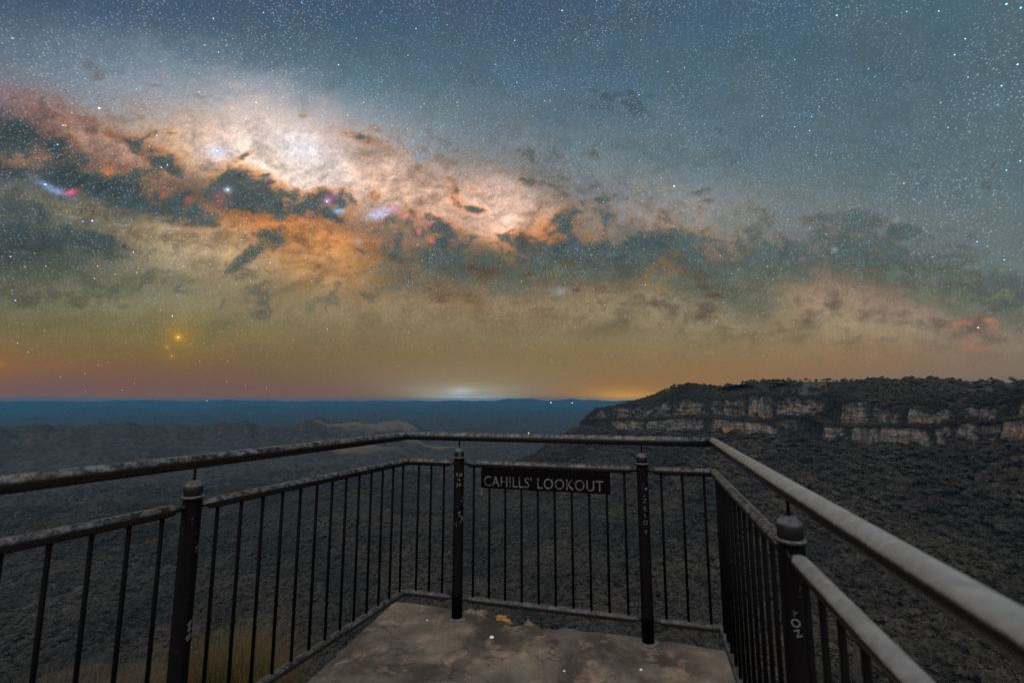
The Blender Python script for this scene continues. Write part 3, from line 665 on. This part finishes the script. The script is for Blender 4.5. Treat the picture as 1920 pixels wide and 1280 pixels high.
def woods(name, P, size, label):
    n = len(P)
    me = bpy.data.meshes.new(name)
    me.vertices.add(n); me.vertices.foreach_set('co', np.asarray(P, np.float32).ravel())
    a = me.attributes.new('pick', 'INT', 'POINT'); a.data.foreach_set('value', RNG.integers(0, len(protos), n).astype(np.int32))
    a = me.attributes.new('turn', 'FLOAT_VECTOR', 'POINT')
    t = np.stack([RNG.normal(0, .06, n), RNG.normal(0, .06, n), RNG.random(n) * 6.283], 1); a.data.foreach_set('vector', t.astype(np.float32).ravel())
    a = me.attributes.new('size', 'FLOAT_VECTOR', 'POINT')
    sx = size * (.9 + .5 * RNG.random(n)); sz = size * (.8 + .4 * RNG.random(n))
    a.data.foreach_set('vector', np.stack([sx, sx, sz], 1).astype(np.float32).ravel())
    o = link(name, me)
    md = o.modifiers.new('scatter', 'NODES'); md.node_group = WOODS
    return tag(o, label, 'trees', kind='stuff')

# valley woods: denser near, thinning into the distance where the ground's own mottling takes over
NV = 400000
ang = np.radians(RNG.uniform(-68, 86, NV)); r_ = np.sqrt(RNG.uniform(0, 1, NV) ** 1.25 * (2700 ** 2 - 90 ** 2) + 90 ** 2)
tx, ty = r_ * np.sin(ang), r_ * np.cos(ang)
tz, td, ts, tf = ground_height(tx, ty)
open_ = fbm(tx / 160, ty / 160, 4, 501, .6)
keep = (td > 30) & (tf | (ts < 6)) & (ts > 14) & (open_ > -.8) & (RNG.random(NV) > smooth(1250, 2500, r_))
keep &= ~((smooth(.05, .42, fbm(tx / 520, ty / 240, 4, 401, .6) + .30 - .62 * np.abs((np.degrees(ang) + 17) / 14)) > .4) & (r_ > 2500))
P = np.stack([tx, ty, tz], 1)[keep]
woods('valley_forest', P, np.clip(RNG.lognormal(2.08, .34, len(P)), 3.5, 15) * (.76 + .70 * smooth(-6, 32, np.degrees(ang)[keep])) * (1.0 + .40 * np.clip(fbm(P[:, 0] / 300, P[:, 1] / 300, 3, 502), -1, 1)), 'open dark eucalypt forest filling the valley floor and slopes')
# scrub and trees on the ledges, gullies and crest of the escarpment
nrow = EV.shape[0]
NE = 52000
ri = RNG.uniform(0, nrow - 6, NE); ci = RNG.uniform(0, NS - 2, NE)
i0, c0 = ri.astype(int), ci.astype(int); fr_, fc_ = (ri - i0)[:, None], (ci - c0)[:, None]
P = EV[i0, c0] * (1 - fr_) * (1 - fc_) + EV[i0 + 1, c0] * fr_ * (1 - fc_) + EV[i0, c0 + 1] * (1 - fr_) * fc_ + EV[i0 + 1, c0 + 1] * fr_ * fc_
k_rock = ER[i0, c0]
isrim = i0 > 5 + nL + 1 + 11 + nU
isface = ((i0 >= 5) & (i0 <= 5 + nL)) | ((i0 >= 5 + nL + 12) & (~isrim))
keep = np.where(isrim, RNG.random(NE) < .9, np.where(isface, (k_rock < .30) & (RNG.random(NE) < .7), RNG.random(NE) < .8))
sz = np.where(isrim, np.clip(RNG.lognormal(1.75, .36, NE), 2.5, 9), np.where(isface, RNG.uniform(2.0, 4, NE), RNG.uniform(3, 6, NE)))
P, sz = P[keep], sz[keep]
P[:, 2] -= .1 * sz
woods('escarpment_scrub', P, sz, 'dark scrub and trees on the ledges and crest of the escarpment')

# ------------------------------------------------------------------ lookout deck
nt = NT('weathered_concrete')
obj = nt.n('TexCoord').outputs['Object']
a, b, c, d = nt.noise(obj, 1.7, 7, .66, .4), nt.noise(obj, 5.5, 6, .7, .3), nt.noise(obj, 42, 4, .6), nt.noise(obj, .9, 4, .6)
cc = nt.mix(nt.step(a, .38, .60), (.060, .047, .036), (.19, .15, .112))
cc = nt.mix(nt.math('MULTIPLY', nt.step(b, .50, .66), .80), cc, (.33, .222, .160))
cc = nt.mix(nt.math('MULTIPLY', nt.step(d, .50, .66), .65), cc, (.13, .116, .104))
cc = nt.mix(nt.math('MULTIPLY', nt.step(nt.noise(obj, 13, 5, .7), .60, .72), .7), cc, (.07, .062, .055))
cc = nt.mix(nt.math('MULTIPLY', nt.step(c, .60, .74), .6), cc, (.10, .09, .08))
cc = nt.mix(nt.math('MULTIPLY', nt.step(nt.noise(obj, 75, 2, .5), .70, .76), .55), cc, (.6, .52, .45))
crk = nt.n('TexVoronoi', {'Vector': nt.n('VectorMath', {0: obj, 1: nt.n('TexNoise', {'Vector': obj, 'Scale': 2.5, 'Detail': 5}).outputs['Color']}, operation='ADD').outputs[0], 'Scale': .9}, feature='DISTANCE_TO_EDGE').outputs['Distance']
cc = nt.mix(nt.math('MULTIPLY', nt.math('SUBTRACT', 1.0, nt.step(crk, .002, .010)), .6), cc, (.03, .026, .022))
M_DECK = nt.surf(cc, .88, .25, nt.bump(nt.math('ADD', nt.math('MULTIPLY', a, 2.0), nt.math('ADD', b, nt.math('MULTIPLY', c, .5))), .8, .014))
outline = [(-.86,3.555),(-.62,3.49),(-.38,3.405),(-.30,3.372)]
rg = random.Random(5)
for k in range(1, 15):                                             # the broken lip beside the middle post
    t = k / 15
    outline.append((-.30 + .62 * t, 3.372 - .205 * t + rg.uniform(-.045, .02) - .05 * math.sin(t * 3.1)))
outline += [(.34,3.165),(.62,3.085),(.9,3.01),(1.12,2.945),(1.272,2.875),(1.262,2.80),(1.15,2.50),(.93,1.78),(.62,.72),(.37,-.14),(.05,-1.2),(-.1,-3.2),(-3.6,-3.2),(-2.05,0.2),(-1.62,1.24),(-1.22,2.24),(-1.05,2.70)]
def deck_mesh():
    bm = bmesh.new()
    fine_ = []
    for (x0, y0), (x1, y1) in zip(outline, outline[1:] + outline[:1]):
        n_ = max(1, int(math.hypot(x1 - x0, y1 - y0) / .045))
        for q in range(n_):
            t = q / n_; x, y = x0 + (x1 - x0) * t, y0 + (y1 - y0) * t
            ch = max(0.0, float(fbm(np.array([x * 3.1]), np.array([y * 3.1]), 4, 91)[0])) * .045 + rg.uniform(0, .006)
            L0 = math.hypot(x + .1, y - 1.6) or 1
            fine_.append((x - (x + .1) / L0 * ch, y - (y - 1.6) / L0 * ch))
    vs = [bm.verts.new((x, y, 0)) for x, y in fine_]
    outline_ = [bm.verts.new((x, y, 0)) for x, y in outline]
    f = bm.faces.new(vs)
    ex = bmesh.ops.extrude_face_region(bm, geom=[f])
    for v in [g for g in ex['geom'] if isinstance(g, bmesh.types.BMVert)]:
        v.co.z = -.30
        v.co.x *= .985
    bmesh.ops.triangulate(bm, faces=bm.faces)
    bmesh.ops.recalc_face_normals(bm, faces=bm.faces)
    return bm
bm_obj_deck = bm_obj('lookout_deck', deck_mesh(), M_DECK, smooth_shade=False)
tag(bm_obj_deck, 'worn mottled concrete lookout floor with a broken front lip', 'floor', kind='structure')
# rough rock lumps just under and beyond the broken lip
def lump(seed, sx, sy, sz, sub=3):
    bm = bmesh.new(); bmesh.ops.create_icosphere(bm, subdivisions=sub, radius=1)
    for v in bm.verts:
        p = v.co
        q = 1 + .5 * float(gnoise(np.array([p.x * 1.7 + seed * 3.1]), np.array([p.y * 1.7 + p.z * 1.3]), seed)[0]) + .22 * float(gnoise(np.array([p.x * 5]), np.array([p.y * 5 + p.z * 4]), seed + 3)[0])
        v.co = Vector((p.x * sx, p.y * sy, p.z * sz)) * q
    return bm
def rockmat(name, a_, b_):
    q = NT(name); o_ = q.n('TexCoord').outputs['Object']; n_ = q.noise(o_, 22, 6, .65)
    return q.surf(q.mix(q.step(n_, .35, .65), a_, b_), .85, .2, q.bump(n_, .7, .01))
M_ORANGE = rockmat('orange_ironstone', (.30, .14, .04), (.66, .35, .11))
M_BUFF = rockmat('buff_sandstone', (.16, .12, .08), (.34, .26, .18))
M_QUARTZ = rockmat('white_quartz', (.75, .74, .72), (.95, .94, .92))
for (x, y, z, s, m, seed, lab) in [(-.065, 3.30, -.03, (.054, .038, .042), M_ORANGE, 3, 'bright orange chunk of rock in the broken front lip of the lookout floor'),
                             (.10, 3.215, -.05, (.075, .04, .052), M_BUFF, 4, 'buff stone in the broken lip just beyond the orange chunk'),
                             (-.255, 3.375, -.045, (.09, .04, .052), M_BUFF, 6, 'buff stone in the broken lip next to the foot of the middle post')]:
    tag(bm_obj('stone', lump(seed, *s), m, loc=(x, y, z)), lab, 'stone')
def deck_pt(u, v):
    dx, dy, dz = ray(u, v); t = -EYE / dz
    return dx * t, dy * t
for (u, v, s, lab) in [(801, 1163, .007, 'tiny round white pebble on the floor near the corner of the railing'), (922, 1196, .014, 'largest white pebble lying on the middle of the lookout floor'),
                  (1202, 1256, .009, 'small white pebble on the floor in front of the right-hand centre post'), (1058, 1258, .007, 'tiny off-white pebble on the bare floor far from any post')]:
    x, y = deck_pt(u, v)
    tag(bm_obj('pebble', lump(int(u), s, s * .8, s * .6, 2), M_QUARTZ, loc=(x, y, s * .4)), lab, 'pebble', 'white pebbles on the lookout floor')

# ------------------------------------------------------------------ steel railing
def paint(name, base, wear_sheen_lo, wear_sheen_hi, worn=(.27, .27, .28), up=True, rough=.42, spec=.4, mott=.35):
    q = NT(name)
    o_ = q.n('TexCoord').outputs['Object']
    n_ = q.noise(o_, 26, 6, .7, .6); n2_ = q.noise(o_, 140, 4, .6)
    w = q.step(q.math('ADD', n_, q.math('MULTIPLY', q.math('SUBTRACT', n2_, .5), .35)), wear_sheen_lo, wear_sheen_hi)
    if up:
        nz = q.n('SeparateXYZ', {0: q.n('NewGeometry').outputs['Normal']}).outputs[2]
        w = q.math('MULTIPLY', w, q.step(q.math('ADD', nz, q.math('MULTIPLY', q.math('SUBTRACT', n_, .5), .35)), .16, .42))  # upward sides greyed in colour for reflected sky, mixed with hand wear
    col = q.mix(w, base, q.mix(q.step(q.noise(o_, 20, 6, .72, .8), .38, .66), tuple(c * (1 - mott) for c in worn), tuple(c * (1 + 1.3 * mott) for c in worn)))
    ro = q.n('Mix', {0: w, 2: rough, 3: .40}).outputs[0]
    return q.surf(col, ro, spec, q.bump(q.math('ADD', q.math('MULTIPLY', w, -.5), n2_), .25, .001))
M_RAIL = paint('worn_sheen_black_rail_paint', (.012, .010, .010), .40, .58, (.115, .113, .115), rough=.34, mott=.45)
M_RAILR = paint('sky_sheen_rail_paint', (.014, .012, .012), -.4, .05, (.26, .255, .248), mott=.16, rough=.28)  # smooth grey top is the tube's sky reflection put into the colour
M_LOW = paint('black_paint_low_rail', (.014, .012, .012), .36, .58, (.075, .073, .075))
M_POST = paint('black_post_paint', (.0040, .0030, .0030), .66, .74, (.12, .12, .125), False, .5, .03)
M_BAR = paint('black_bar_paint', (.0038, .0030, .0030), .68, .76, (.10, .10, .10), False, .55, .05)
M_CAP = paint('sky_sheen_cap_paint', (.016, .015, .016), .20, .50, (.115, .115, .12))  # dome tops silvered in the paint for the sky they would mirror
M_MARK = NT('white_marker'); M_MARK = M_MARK.surf((.22, .22, .23), .7, .2)
M_MARKD = NT('scratched_mark').surf((.12, .12, .125), .7, .2)
M_GROUT = rockmat('pale_grout', (.10, .09, .078), (.19, .17, .145))

rail_root = bpy.data.objects.new('railing', None); COL.objects.link(rail_root)
rail_root.location = (-.37, 3.285, 0)
tag(rail_root, 'black steel safety railing with worn rails around the lookout floor', 'railing')
RO = Vector(rail_root.location)
def rp(name, bm, mat, sm=True, parent=None, off=None):
    """A piece of the railing modelled in world space, stored about the railing's base."""
    bmesh.ops.translate(bm, verts=bm.verts, vec=-(off if off is not None else RO))
    return bm_obj(name, bm, mat, parent or rail_root, smooth_shade=sm)
dirAB = (P_B - P_A).normalized()
P_2 = P_A + dirAB * .393; P_3 = P_A + dirAB * 1.632
dl_ = (P_1 - P_A).normalized(); dr_ = (P_4 - P_B).normalized()
P_0 = P_1 + dl_ * 1.58; P_5 = P_4 + dr_ * 1.58
Z_H, Z_M, Z_L = 1.203, 1.020, .130
def Zp(p, z): return Vector((p.x, p.y, z))
def bend(c, d_in, d_out, z, r=.07, n=6):
    a, b = c - d_in * r, c + d_out * r
    return [Zp(a * (1 - t) ** 2 + c * 2 * t * (1 - t) + b * t * t, z) for t in (k / n for k in range(n + 1))]
# handrail: two lengths welded at the right-hand corner, the right one painted with a sky sheen
bm = bmesh.new()
pl = [Zp(P_0 + dl_ * 1.2, Z_H), Zp(P_1, Z_H)] + bend(P_A, -dl_, dirAB, Z_H, .05, 4) + [Zp(P_2, Z_H), Zp(P_3, Z_H), Zp(P_B - dirAB * .002, Z_H)]
sweep(bm, pl, [.0292] * len(pl), 20)
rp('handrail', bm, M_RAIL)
bm = bmesh.new(); sweep(bm, [Zp(P_B + dirAB * .004 - dr_ * .006, Z_H), Zp(P_4, Z_H), Zp(P_5, Z_H), Zp(P_5 + dr_ * 1.0, Z_H)], [.0290] * 4, 20)
rp('handrail', bm, M_RAILR)['label'] = 'handrail with a painted sky sheen running back past the camera'
GAPP, PIN = .088, .052
def rail_piece(path, mat, r, name, z):
    """Tube with drawn-in ends and a thin pin into the post at each end."""
    a, b = path[0], path[-1]; da = (path[1] - a).normalized(); db = (path[-2] - b).normalized()
    bm = bmesh.new()
    pts = [a + da * .034, a + da * .060, a + da * .066, a + da * .074, a + da * .094] + path[1:-1] + [b + db * .094, b + db * .074, b + db * .066, b + db * .060, b + db * .034]
    rad_ = [.011, .011, r * .62, r * .9, r] + [r] * (len(path) - 2) + [r, r * .9, r * .62, .011, .011]
    sweep(bm, pts, rad_, 18)
    return rp(name, bm, mat)
panels = [([P_0, P_1], None), ([P_1, P_A, P_2], 'L'), ([P_2, P_3], None), ([P_3, P_B, P_4], 'R'), ([P_4, P_5], None)]
BAL = []
for pts, cor in panels:
    for z, nm, r in ((Z_M, 'middle_rail', .0245), (Z_L, 'bottom_rail', .0225)):
        d0 = (pts[1] - pts[0]).normalized()
        if cor is None:
            path = [Zp(pts[0], z), Zp(pts[0].lerp(pts[1], .5), z), Zp(pts[1], z)]
        else:
            d1 = (pts[2] - pts[1]).normalized()
            path = [Zp(pts[0], z)] + bend(pts[1], d0, d1, z, .055 if cor == 'L' else .03, 6) + [Zp(pts[2], z)]
        right = pts[0] in (P_3, P_4)
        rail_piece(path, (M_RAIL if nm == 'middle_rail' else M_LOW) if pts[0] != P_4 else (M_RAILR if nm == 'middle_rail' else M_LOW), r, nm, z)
    for a, b, i in zip(pts, pts[1:], range(9)):
        L_ = (b - a).length
        s0 = .112 if not (cor and i == 1) else .085
        n_ = int(round((L_ - s0 - (.112 if not (cor and i == 0) else .06)) / .1125))
        sp_ = (L_ - s0 - (.112 if not (cor and i == 0) else .06)) / max(n_, 1)
        for k in range(n_ + 1): BAL.append(a + (b - a).normalized() * (s0 + k * sp_))
bm = bmesh.new(); sweep(bm, [(0, 0, Z_L + .010), (0, 0, .55), (0, 0, Z_M - .010)], [.0080] * 3, 10)
b0 = bm_obj('baluster', bm, M_BAR, rail_root); b0.location = BAL[0] - RO
for p in BAL[1:]:
    o = b0.copy(); COL.objects.link(o); o.parent = rail_root; o.location = p - RO; o.rotation_euler.z = random.random() * 6

R_P = .0355
def text_mesh(txt, size, name, wrap=None, extr=.0006, spacing=1.0):
    """Lettering as a mesh in the xz plane (facing -y); wrap = post radius bends it round the post."""
    cu = bpy.data.curves.new(name, 'FONT'); cu.body = txt; cu.size = size; cu.align_x = 'CENTER'; cu.align_y = 'CENTER'; cu.extrude = extr; cu.space_character = spacing; cu.resolution_u = 4
    to = bpy.data.objects.new(name, cu); COL.objects.link(to)
    dg = bpy.context.evaluated_depsgraph_get()
    me = bpy.data.meshes.new_from_object(to.evaluated_get(dg))
    bpy.data.objects.remove(to); bpy.data.curves.remove(cu)
    me.name = name
    return me
def mark(post, txt, z, size, turn, mat, rot=0.0, roll=0.0, squash=1.0):
    """Scribble on a post, wrapped round its surface; turn = heading of the side it is on."""
    me = text_mesh(txt, size, 'graffiti')
    me.transform(Matrix.Rotation(rot, 4, 'Z'))
    for v in me.vertices:
        x, y, e = v.co
        th = x * squash / R_P
        r = R_P + .0006 + e
        v.co = (r * math.sin(th), -r * math.cos(th), y)
    me.materials.clear(); me.materials.append(mat)
    o = link('graffiti', me, post); o.location = (0, 0, z); o.rotation_euler.z = turn
    return o
def post(p):
    bm = bmesh.new()
    lathe(bm, [(R_P + .001, -.03), (R_P + .001, .148), (R_P + .0025, .150), (R_P + .0025, .157), (R_P, .159), (R_P, 1.052)])
    po = bm_obj('post', bm, M_POST, rail_root, p - RO)
    bm = bmesh.new(); lathe(bm, [(R_P + .003, 1.0525), (R_P + .006, 1.056), (R_P + .006, 1.062), (R_P + .001, 1.066)])
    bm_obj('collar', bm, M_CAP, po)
    bm = bmesh.new()
    lathe(bm, [(R_P - .002, 1.0665), (R_P - .001, 1.098)] + [((R_P - .001) * math.cos(t), 1.098 + .030 * math.sin(t)) for t in (k * math.pi / 14 for k in range(1, 7))])
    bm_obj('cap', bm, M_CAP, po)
    bm = bmesh.new(); lathe(bm, [(.0065, 1.129), (.0045, 1.135), (.0045, 1.160), (.0065, Z_H - .0305)], 12)
    bm_obj('stem', bm, M_BAR, po)
    if p.y > .5:
        bm = bmesh.new()
        lathe(bm, [(R_P + .022, .001), (R_P + .020, .006), (R_P + .010, .010), (R_P + .002, .011)], 26)
        for v in bm.verts: v.co.xy *= 1 + .16 * math.sin(3 * math.atan2(v.co.y, v.co.x) + p.x * 9)
        bm_obj('grout_ring', bm, M_GROUT, po)
    return po
def face(p): return math.atan2(p.x, p.y) * -1.0                    # side of the post towards the path
posts = {k: post(p) for k, p in (('0', P_0), ('1', P_1), ('2', P_2), ('3', P_3), ('4', P_4), ('5', P_5))}
q2 = posts['2']; f2 = face(P_2)
mark(q2, 'T.D', .945, .030, f2 + .05, M_MARK); mark(q2, '+', .912, .036, f2 + .05, M_MARK); mark(q2, 'J.K', .880, .030, f2 + .05, M_MARK)
mark(q2, 'NA', .690, .085, f2 + .75, M_MARK, -1.4); mark(q2, "-'", .775, .05, f2 + .7, M_MARK); mark(q2, '.::.', .62, .04, f2 - .6, M_MARKD, 1.57); mark(q2, 'S', 1.083, .034, f2 + .1, M_MARK)
q3 = posts['3']; f3 = face(P_3)
for t_, z_ in zip('ZELOY', (.838, .792, .752, .710, .652)): mark(q3, t_, z_, .038 if t_ != 'L' else .034, f3 + .28, M_MARKD, (0 if t_ in 'ZO' else .15))
mark(q3, 'o', .915, .034, f3 + .55, M_MARK); mark(q3, '.', .882, .05, f3 + .2, M_MARK); mark(q3, ':', .93, .04, f3 - .1, M_MARKD)
q4 = posts['4']; f4 = face(P_4)
mark(q4, 'Y', .872, .022, f4 - .1, M_MARKD, -.3); mark(q4, 'O', .848, .030, f4 - .05, M_MARK, .2); mark(q4, 'Z', .822, .026, f4 + .05, M_MARK, .4)
q1 = posts['1']; f1 = face(P_1)
mark(q1, 'N:', .865, .05, f1 + 1.15, M_MARKD, -1.4)
for z_, w_ in ((.565, .05), (.545, .04), (.515, .055)): mark(q1, '=', z_, w_, f1 + .85, M_MARK, .55, squash=.8)

# name plate under the middle rail
n_out = Vector((dirAB.y, -dirAB.x, 0)).normalized()
if n_out.y > 0: n_out = -n_out
sgA, sgB = P_A + dirAB * .562, P_A + dirAB * 1.432
mid = (sgA + sgB) / 2
sign = bpy.data.objects.new('name_sign', None); COL.objects.link(sign)
sign.location = Zp(mid, .93) + n_out * .0135
sign.rotation_euler.z = math.atan2(dirAB.y, dirAB.x)
tag(sign, 'long dark metal name sign with pale capital letters hung under the middle rail', 'sign')
L_ = (sgB - sgA).length
bm = bmesh.new(); bmesh.ops.create_cube(bm, size=1)
for v in bm.verts: v.co = Vector((v.co.x * L_, v.co.y * .006, v.co.z * .148 + .008))
bmesh.ops.bevel(bm, geom=bm.edges[:], offset=.0015, segments=1, affect='EDGES')
bm_obj('plate', bm, M_POST, sign, smooth_shade=False)
nt = NT('dull_letter_paint'); o_ = nt.n('TexCoord').outputs['Object']
M_LET = nt.surf(nt.mix(nt.step(nt.noise(o_, 30, 5, .7), .38, .55), (.03, .028, .026), (.155, .144, .138)), .7, .2)
for txt, x0, x1 in (("CAHILLS'", -.412, -.080), ('LOOKOUT', -.040, .392)):
    me = text_mesh(txt, .098, 'lettering', extr=.0008, spacing=1.08)
    xs = [v.co.x for v in me.vertices]; k = (x1 - x0) / (max(xs) - min(xs)); cx_ = min(xs)
    for v in me.vertices:
        x, y, e = v.co
        v.co = (x0 + (x - cx_) * k, -.0036 - e, y)
    me.materials.clear(); me.materials.append(M_LET)
    le = link('lettering', me, sign); le.location = (0, 0, -.022)

# ------------------------------------------------------------------ dry growth on the ledge left of the railing
def blades(n, spread, h, seed, lean=.5):
    rng = random.Random(seed); bm = bmesh.new()
    for _ in range(n):
        a = rng.uniform(0, 6.283); r0 = spread * .35 * math.sqrt(rng.random())
        b = Vector((r0 * math.cos(a), r0 * math.sin(a), -.03)); a2 = a + rng.uniform(-.7, .7)
        out = Vector((math.cos(a2), math.sin(a2), 0)); hh = h * rng.uniform(.5, 1.1); ln = lean * rng.uniform(.2, 1.1) * spread
        side = Vector((-out.y, out.x, 0)) * rng.uniform(.0014, .003)
        prev = None
        for k in range(4):
            t = k / 3
            p = b + out * ln * t * t + Vector((0, 0, hh * (t - .22 * t * t)))
            w = side * (1 - t * .92)
            cur = (bm.verts.new(p - w), bm.verts.new(p + w))
            if prev: bm.faces.new((prev[0], prev[1], cur[1], cur[0]))
            prev = cur
    return bm
nt = NT('dry_grass'); rn = nt.n('ObjectInfo').outputs['Random']; pz = nt.n('SeparateXYZ', {0: nt.n('TexCoord').outputs['Object']}).outputs[2]
M_DRY = nt.surf(nt.mix(nt.noise(nt.n('TexCoord').outputs['Object'], 9, 3), (.055, .040, .017), (.155, .108, .038)), .85, .15)
nt = NT('grey_grass')
M_GREY = nt.surf(nt.mix(nt.noise(nt.n('TexCoord').outputs['Object'], 2.2, 4), (.05, .042, .036), (.125, .104, .085)), .9, .1)
TUFT = [(-2.10, 3.55, .75, 1.25, 'tallest yellow-brown tussock, seen through the bars just right of the left post'), (-1.72, 3.35, .6, .95, 'golden tussock right of the tallest one, behind the bars'),
        (-2.45, 3.05, .7, 1.0, 'straw-coloured tussock left of the left post behind the bars'), (-1.60, 2.9, .5, .70, 'short brown tussock close outside the left rail'),
        (-2.9, 2.6, .7, .85, 'low brown tussock near the lower left of the view'), (-2.35, 4.2, .7, .9, 'dry tussock farthest out on the ledge edge')]
for i, (x, y, s, h, lab) in enumerate(TUFT):
    gz = float(ground_height(np.array([x]), np.array([y]))[0][0])
    t_ = bm_obj('tussock', blades(1500, s, h * .8, 60 + i), M_DRY, loc=(x, y, gz), smooth_shade=False)
    tag(t_, lab, 'grass tussock', 'dry tussocks outside the left rail')
bm = bmesh.new(); rg = random.Random(3)
gx = np.array([rg.uniform(-9, -1.1) for _ in range(3200)]); gy = np.array([rg.uniform(1.0, 9.5) for _ in range(3200)])
gz, gd, _, _ = ground_height(gx, gy)
for x, y, z, d in zip(gx, gy, gz, gd):
    if d > -.12 or x > -1.05 - (3.0 - y) * .41 and y < 3: continue
    for _ in range(7):
        a = rg.uniform(0, 6.283); h = rg.uniform(.08, .30); w = rg.uniform(.0015, .004); px, py = x + rg.uniform(-.09, .09), y + rg.uniform(-.09, .09)
        lx, ly = math.cos(a) * h * .5, math.sin(a) * h * .5
        v = [bm.verts.new((px - ly * w / h * 2, py + lx * w / h * 2, z - .02)), bm.verts.new((px + ly * w / h * 2, py - lx * w / h * 2, z - .02)), bm.verts.new((px + lx, py + ly, z + h))]
        bm.faces.new(v)
tag(bm_obj('grass', bm, M_GREY, smooth_shade=False), 'short dry grey grass on the rock ledge', 'grass', kind='stuff')

# ------------------------------------------------------------------ far lamps in the valley and on the plateau
def lamp_mat(name, c, s):
    q = NT(name); e = q.n('Emission', {'Color': (*c, 1), 'Strength': s}); q.t.links.new(e.outputs[0], q.out.inputs[0]); q.m.cycles.emission_sampling = 'NONE'
    return q.m
M_LO, M_LW, M_LB = lamp_mat('orange_lamp', (1, .40, .14), 3.0), lamp_mat('white_lamp', (1, .86, .7), 1.6), lamp_mat('blue_white_lamp', (.62, .82, 1), 4.0)
M_MAST = NT('lamp_mast').surf((.1, .1, .1), .7)
for (u, v, y, s, m, lab) in [(482, 814.5, 3900, 1.5, M_LO, 'orange farm lamp glowing among the pale paddocks'), (991, 811.5, 3800, 1.6, M_LO, 'orange lamp just above the handrail in the middle of the view'),
                     (4, 811, 3900, 1.3, M_LW, 'white lamp at the far left edge of the valley'), (299, 812, 4000, 1.0, M_LW, 'faint white lamp on the dark ridge left of the paddocks'),
                     (1033, 754.5, 15500, 1.5, M_LB, 'brighter blue-white lamp on the far plateau beside the dark escarpment'), (1073, 755, 15500, 1.1, M_LB, 'dimmer white lamp on the far plateau nearest the escarpment'),
                     (388, 750.5, 16000, .8, M_LB, 'faint blue-white lamp on the skyline of the far plateau')]:
    x, y, z = at_depth(u, v, y)
    gz = float(ground_height(np.array([x]), np.array([y]))[0][0])
    r = .68 * s * y / F
    z = max(z, gz + r * 1.05)
    lo = bpy.data.objects.new('lamp', None); COL.objects.link(lo); lo.location = (x, y, gz); tag(lo, lab, 'lamp', 'far lamps')
    bm = bmesh.new(); bmesh.ops.create_icosphere(bm, subdivisions=2, radius=r, matrix=Matrix.Translation((0, 0, z - gz))); bm_obj('lantern', bm, m, lo)
    bm = bmesh.new(); sweep(bm, [(0, 0, -2), (0, 0, max(z - gz - r * .95, 1))], [r * .12, r * .08], 8); bm_obj('mast', bm, M_MAST, lo)

# ------------------------------------------------------------------ haze
bm = bmesh.new(); bmesh.ops.create_cube(bm, size=1)
zmin = float(GZ.min()) - 1; ztop = max(float(GZ.max()), float(EV[..., 2].max())) + 16
for v in bm.verts: v.co = Vector((v.co.x * 52200, v.co.y * 52200, zmin if v.co.z < 0 else ztop))
hz = NT('valley_haze')
HAZE_D = 4.4e-5
pv = hz.n('VolumePrincipled', {'Color': (.07, .34, .60, 1), 'Density': HAZE_D, 'Anisotropy': 0.0, 'Absorption Color': (0, 0, 0, 1)})
hz.t.links.new(pv.outputs[0], hz.out.inputs['Volume'])
tag(bm_obj('haze', bm, hz.m, smooth_shade=False), 'thin blue night haze over the valley', 'haze', kind='stuff')

# ------------------------------------------------------------------ light, world, camera
w = bpy.data.worlds.new('World'); sc.world = w; w.use_nodes = True
wn = w.node_tree; bg = wn.nodes['Background']
st = wn.nodes.new('ShaderNodeTexSky'); st.sky_type = 'NISHITA'; st.sun_disc = False
SUN_EL, SUN_AZ = math.radians(48), math.radians(188)               # high, behind the eye
st.sun_elevation = math.radians(-8); st.sun_rotation = SUN_AZ
wn.links.new(st.outputs[0], bg.inputs[0]); bg.inputs[1].default_value = 0.002
ld = bpy.data.lights.new('fill_sun', 'SUN'); ld.energy = 2.3; ld.angle = math.radians(120); ld.color = (1.0, .965, .93)  # soft unseen fill light, added to brighten the land
lo = bpy.data.objects.new('fill_sun', ld); COL.objects.link(lo)
dvec = Vector((math.sin(SUN_AZ) * math.cos(SUN_EL), math.cos(SUN_AZ) * math.cos(SUN_EL), math.sin(SUN_EL)))
lo.rotation_euler = dvec.to_track_quat('Z', 'Y').to_euler(); lo.location = dvec * 50

cd = bpy.data.cameras.new('camera'); cam = bpy.data.objects.new('camera', cd); COL.objects.link(cam)
cd.sensor_width = 36; cd.lens = F / 1920 * 36
cam.location = (0, 0, EYE); cam.rotation_euler = (math.pi / 2 + PITCH, 0, 0)
cd.clip_start = .02; cd.clip_end = 200000
cd.dof.use_dof = True; cd.dof.focus_distance = 11.0; cd.dof.aperture_fstop = 2.8
sc.camera = cam
sc.view_settings.view_transform = 'Standard'; sc.view_settings.look = 'None'; sc.view_settings.exposure = 0; sc.view_settings.gamma = 1
cy = sc.cycles
cy.max_bounces = 5; cy.diffuse_bounces = 3; cy.glossy_bounces = 2; cy.volume_bounces = 1; cy.transparent_max_bounces = 4
cy.use_denoising = False; cy.denoiser = 'OPENIMAGEDENOISE'
sc.render.use_persistent_data = False
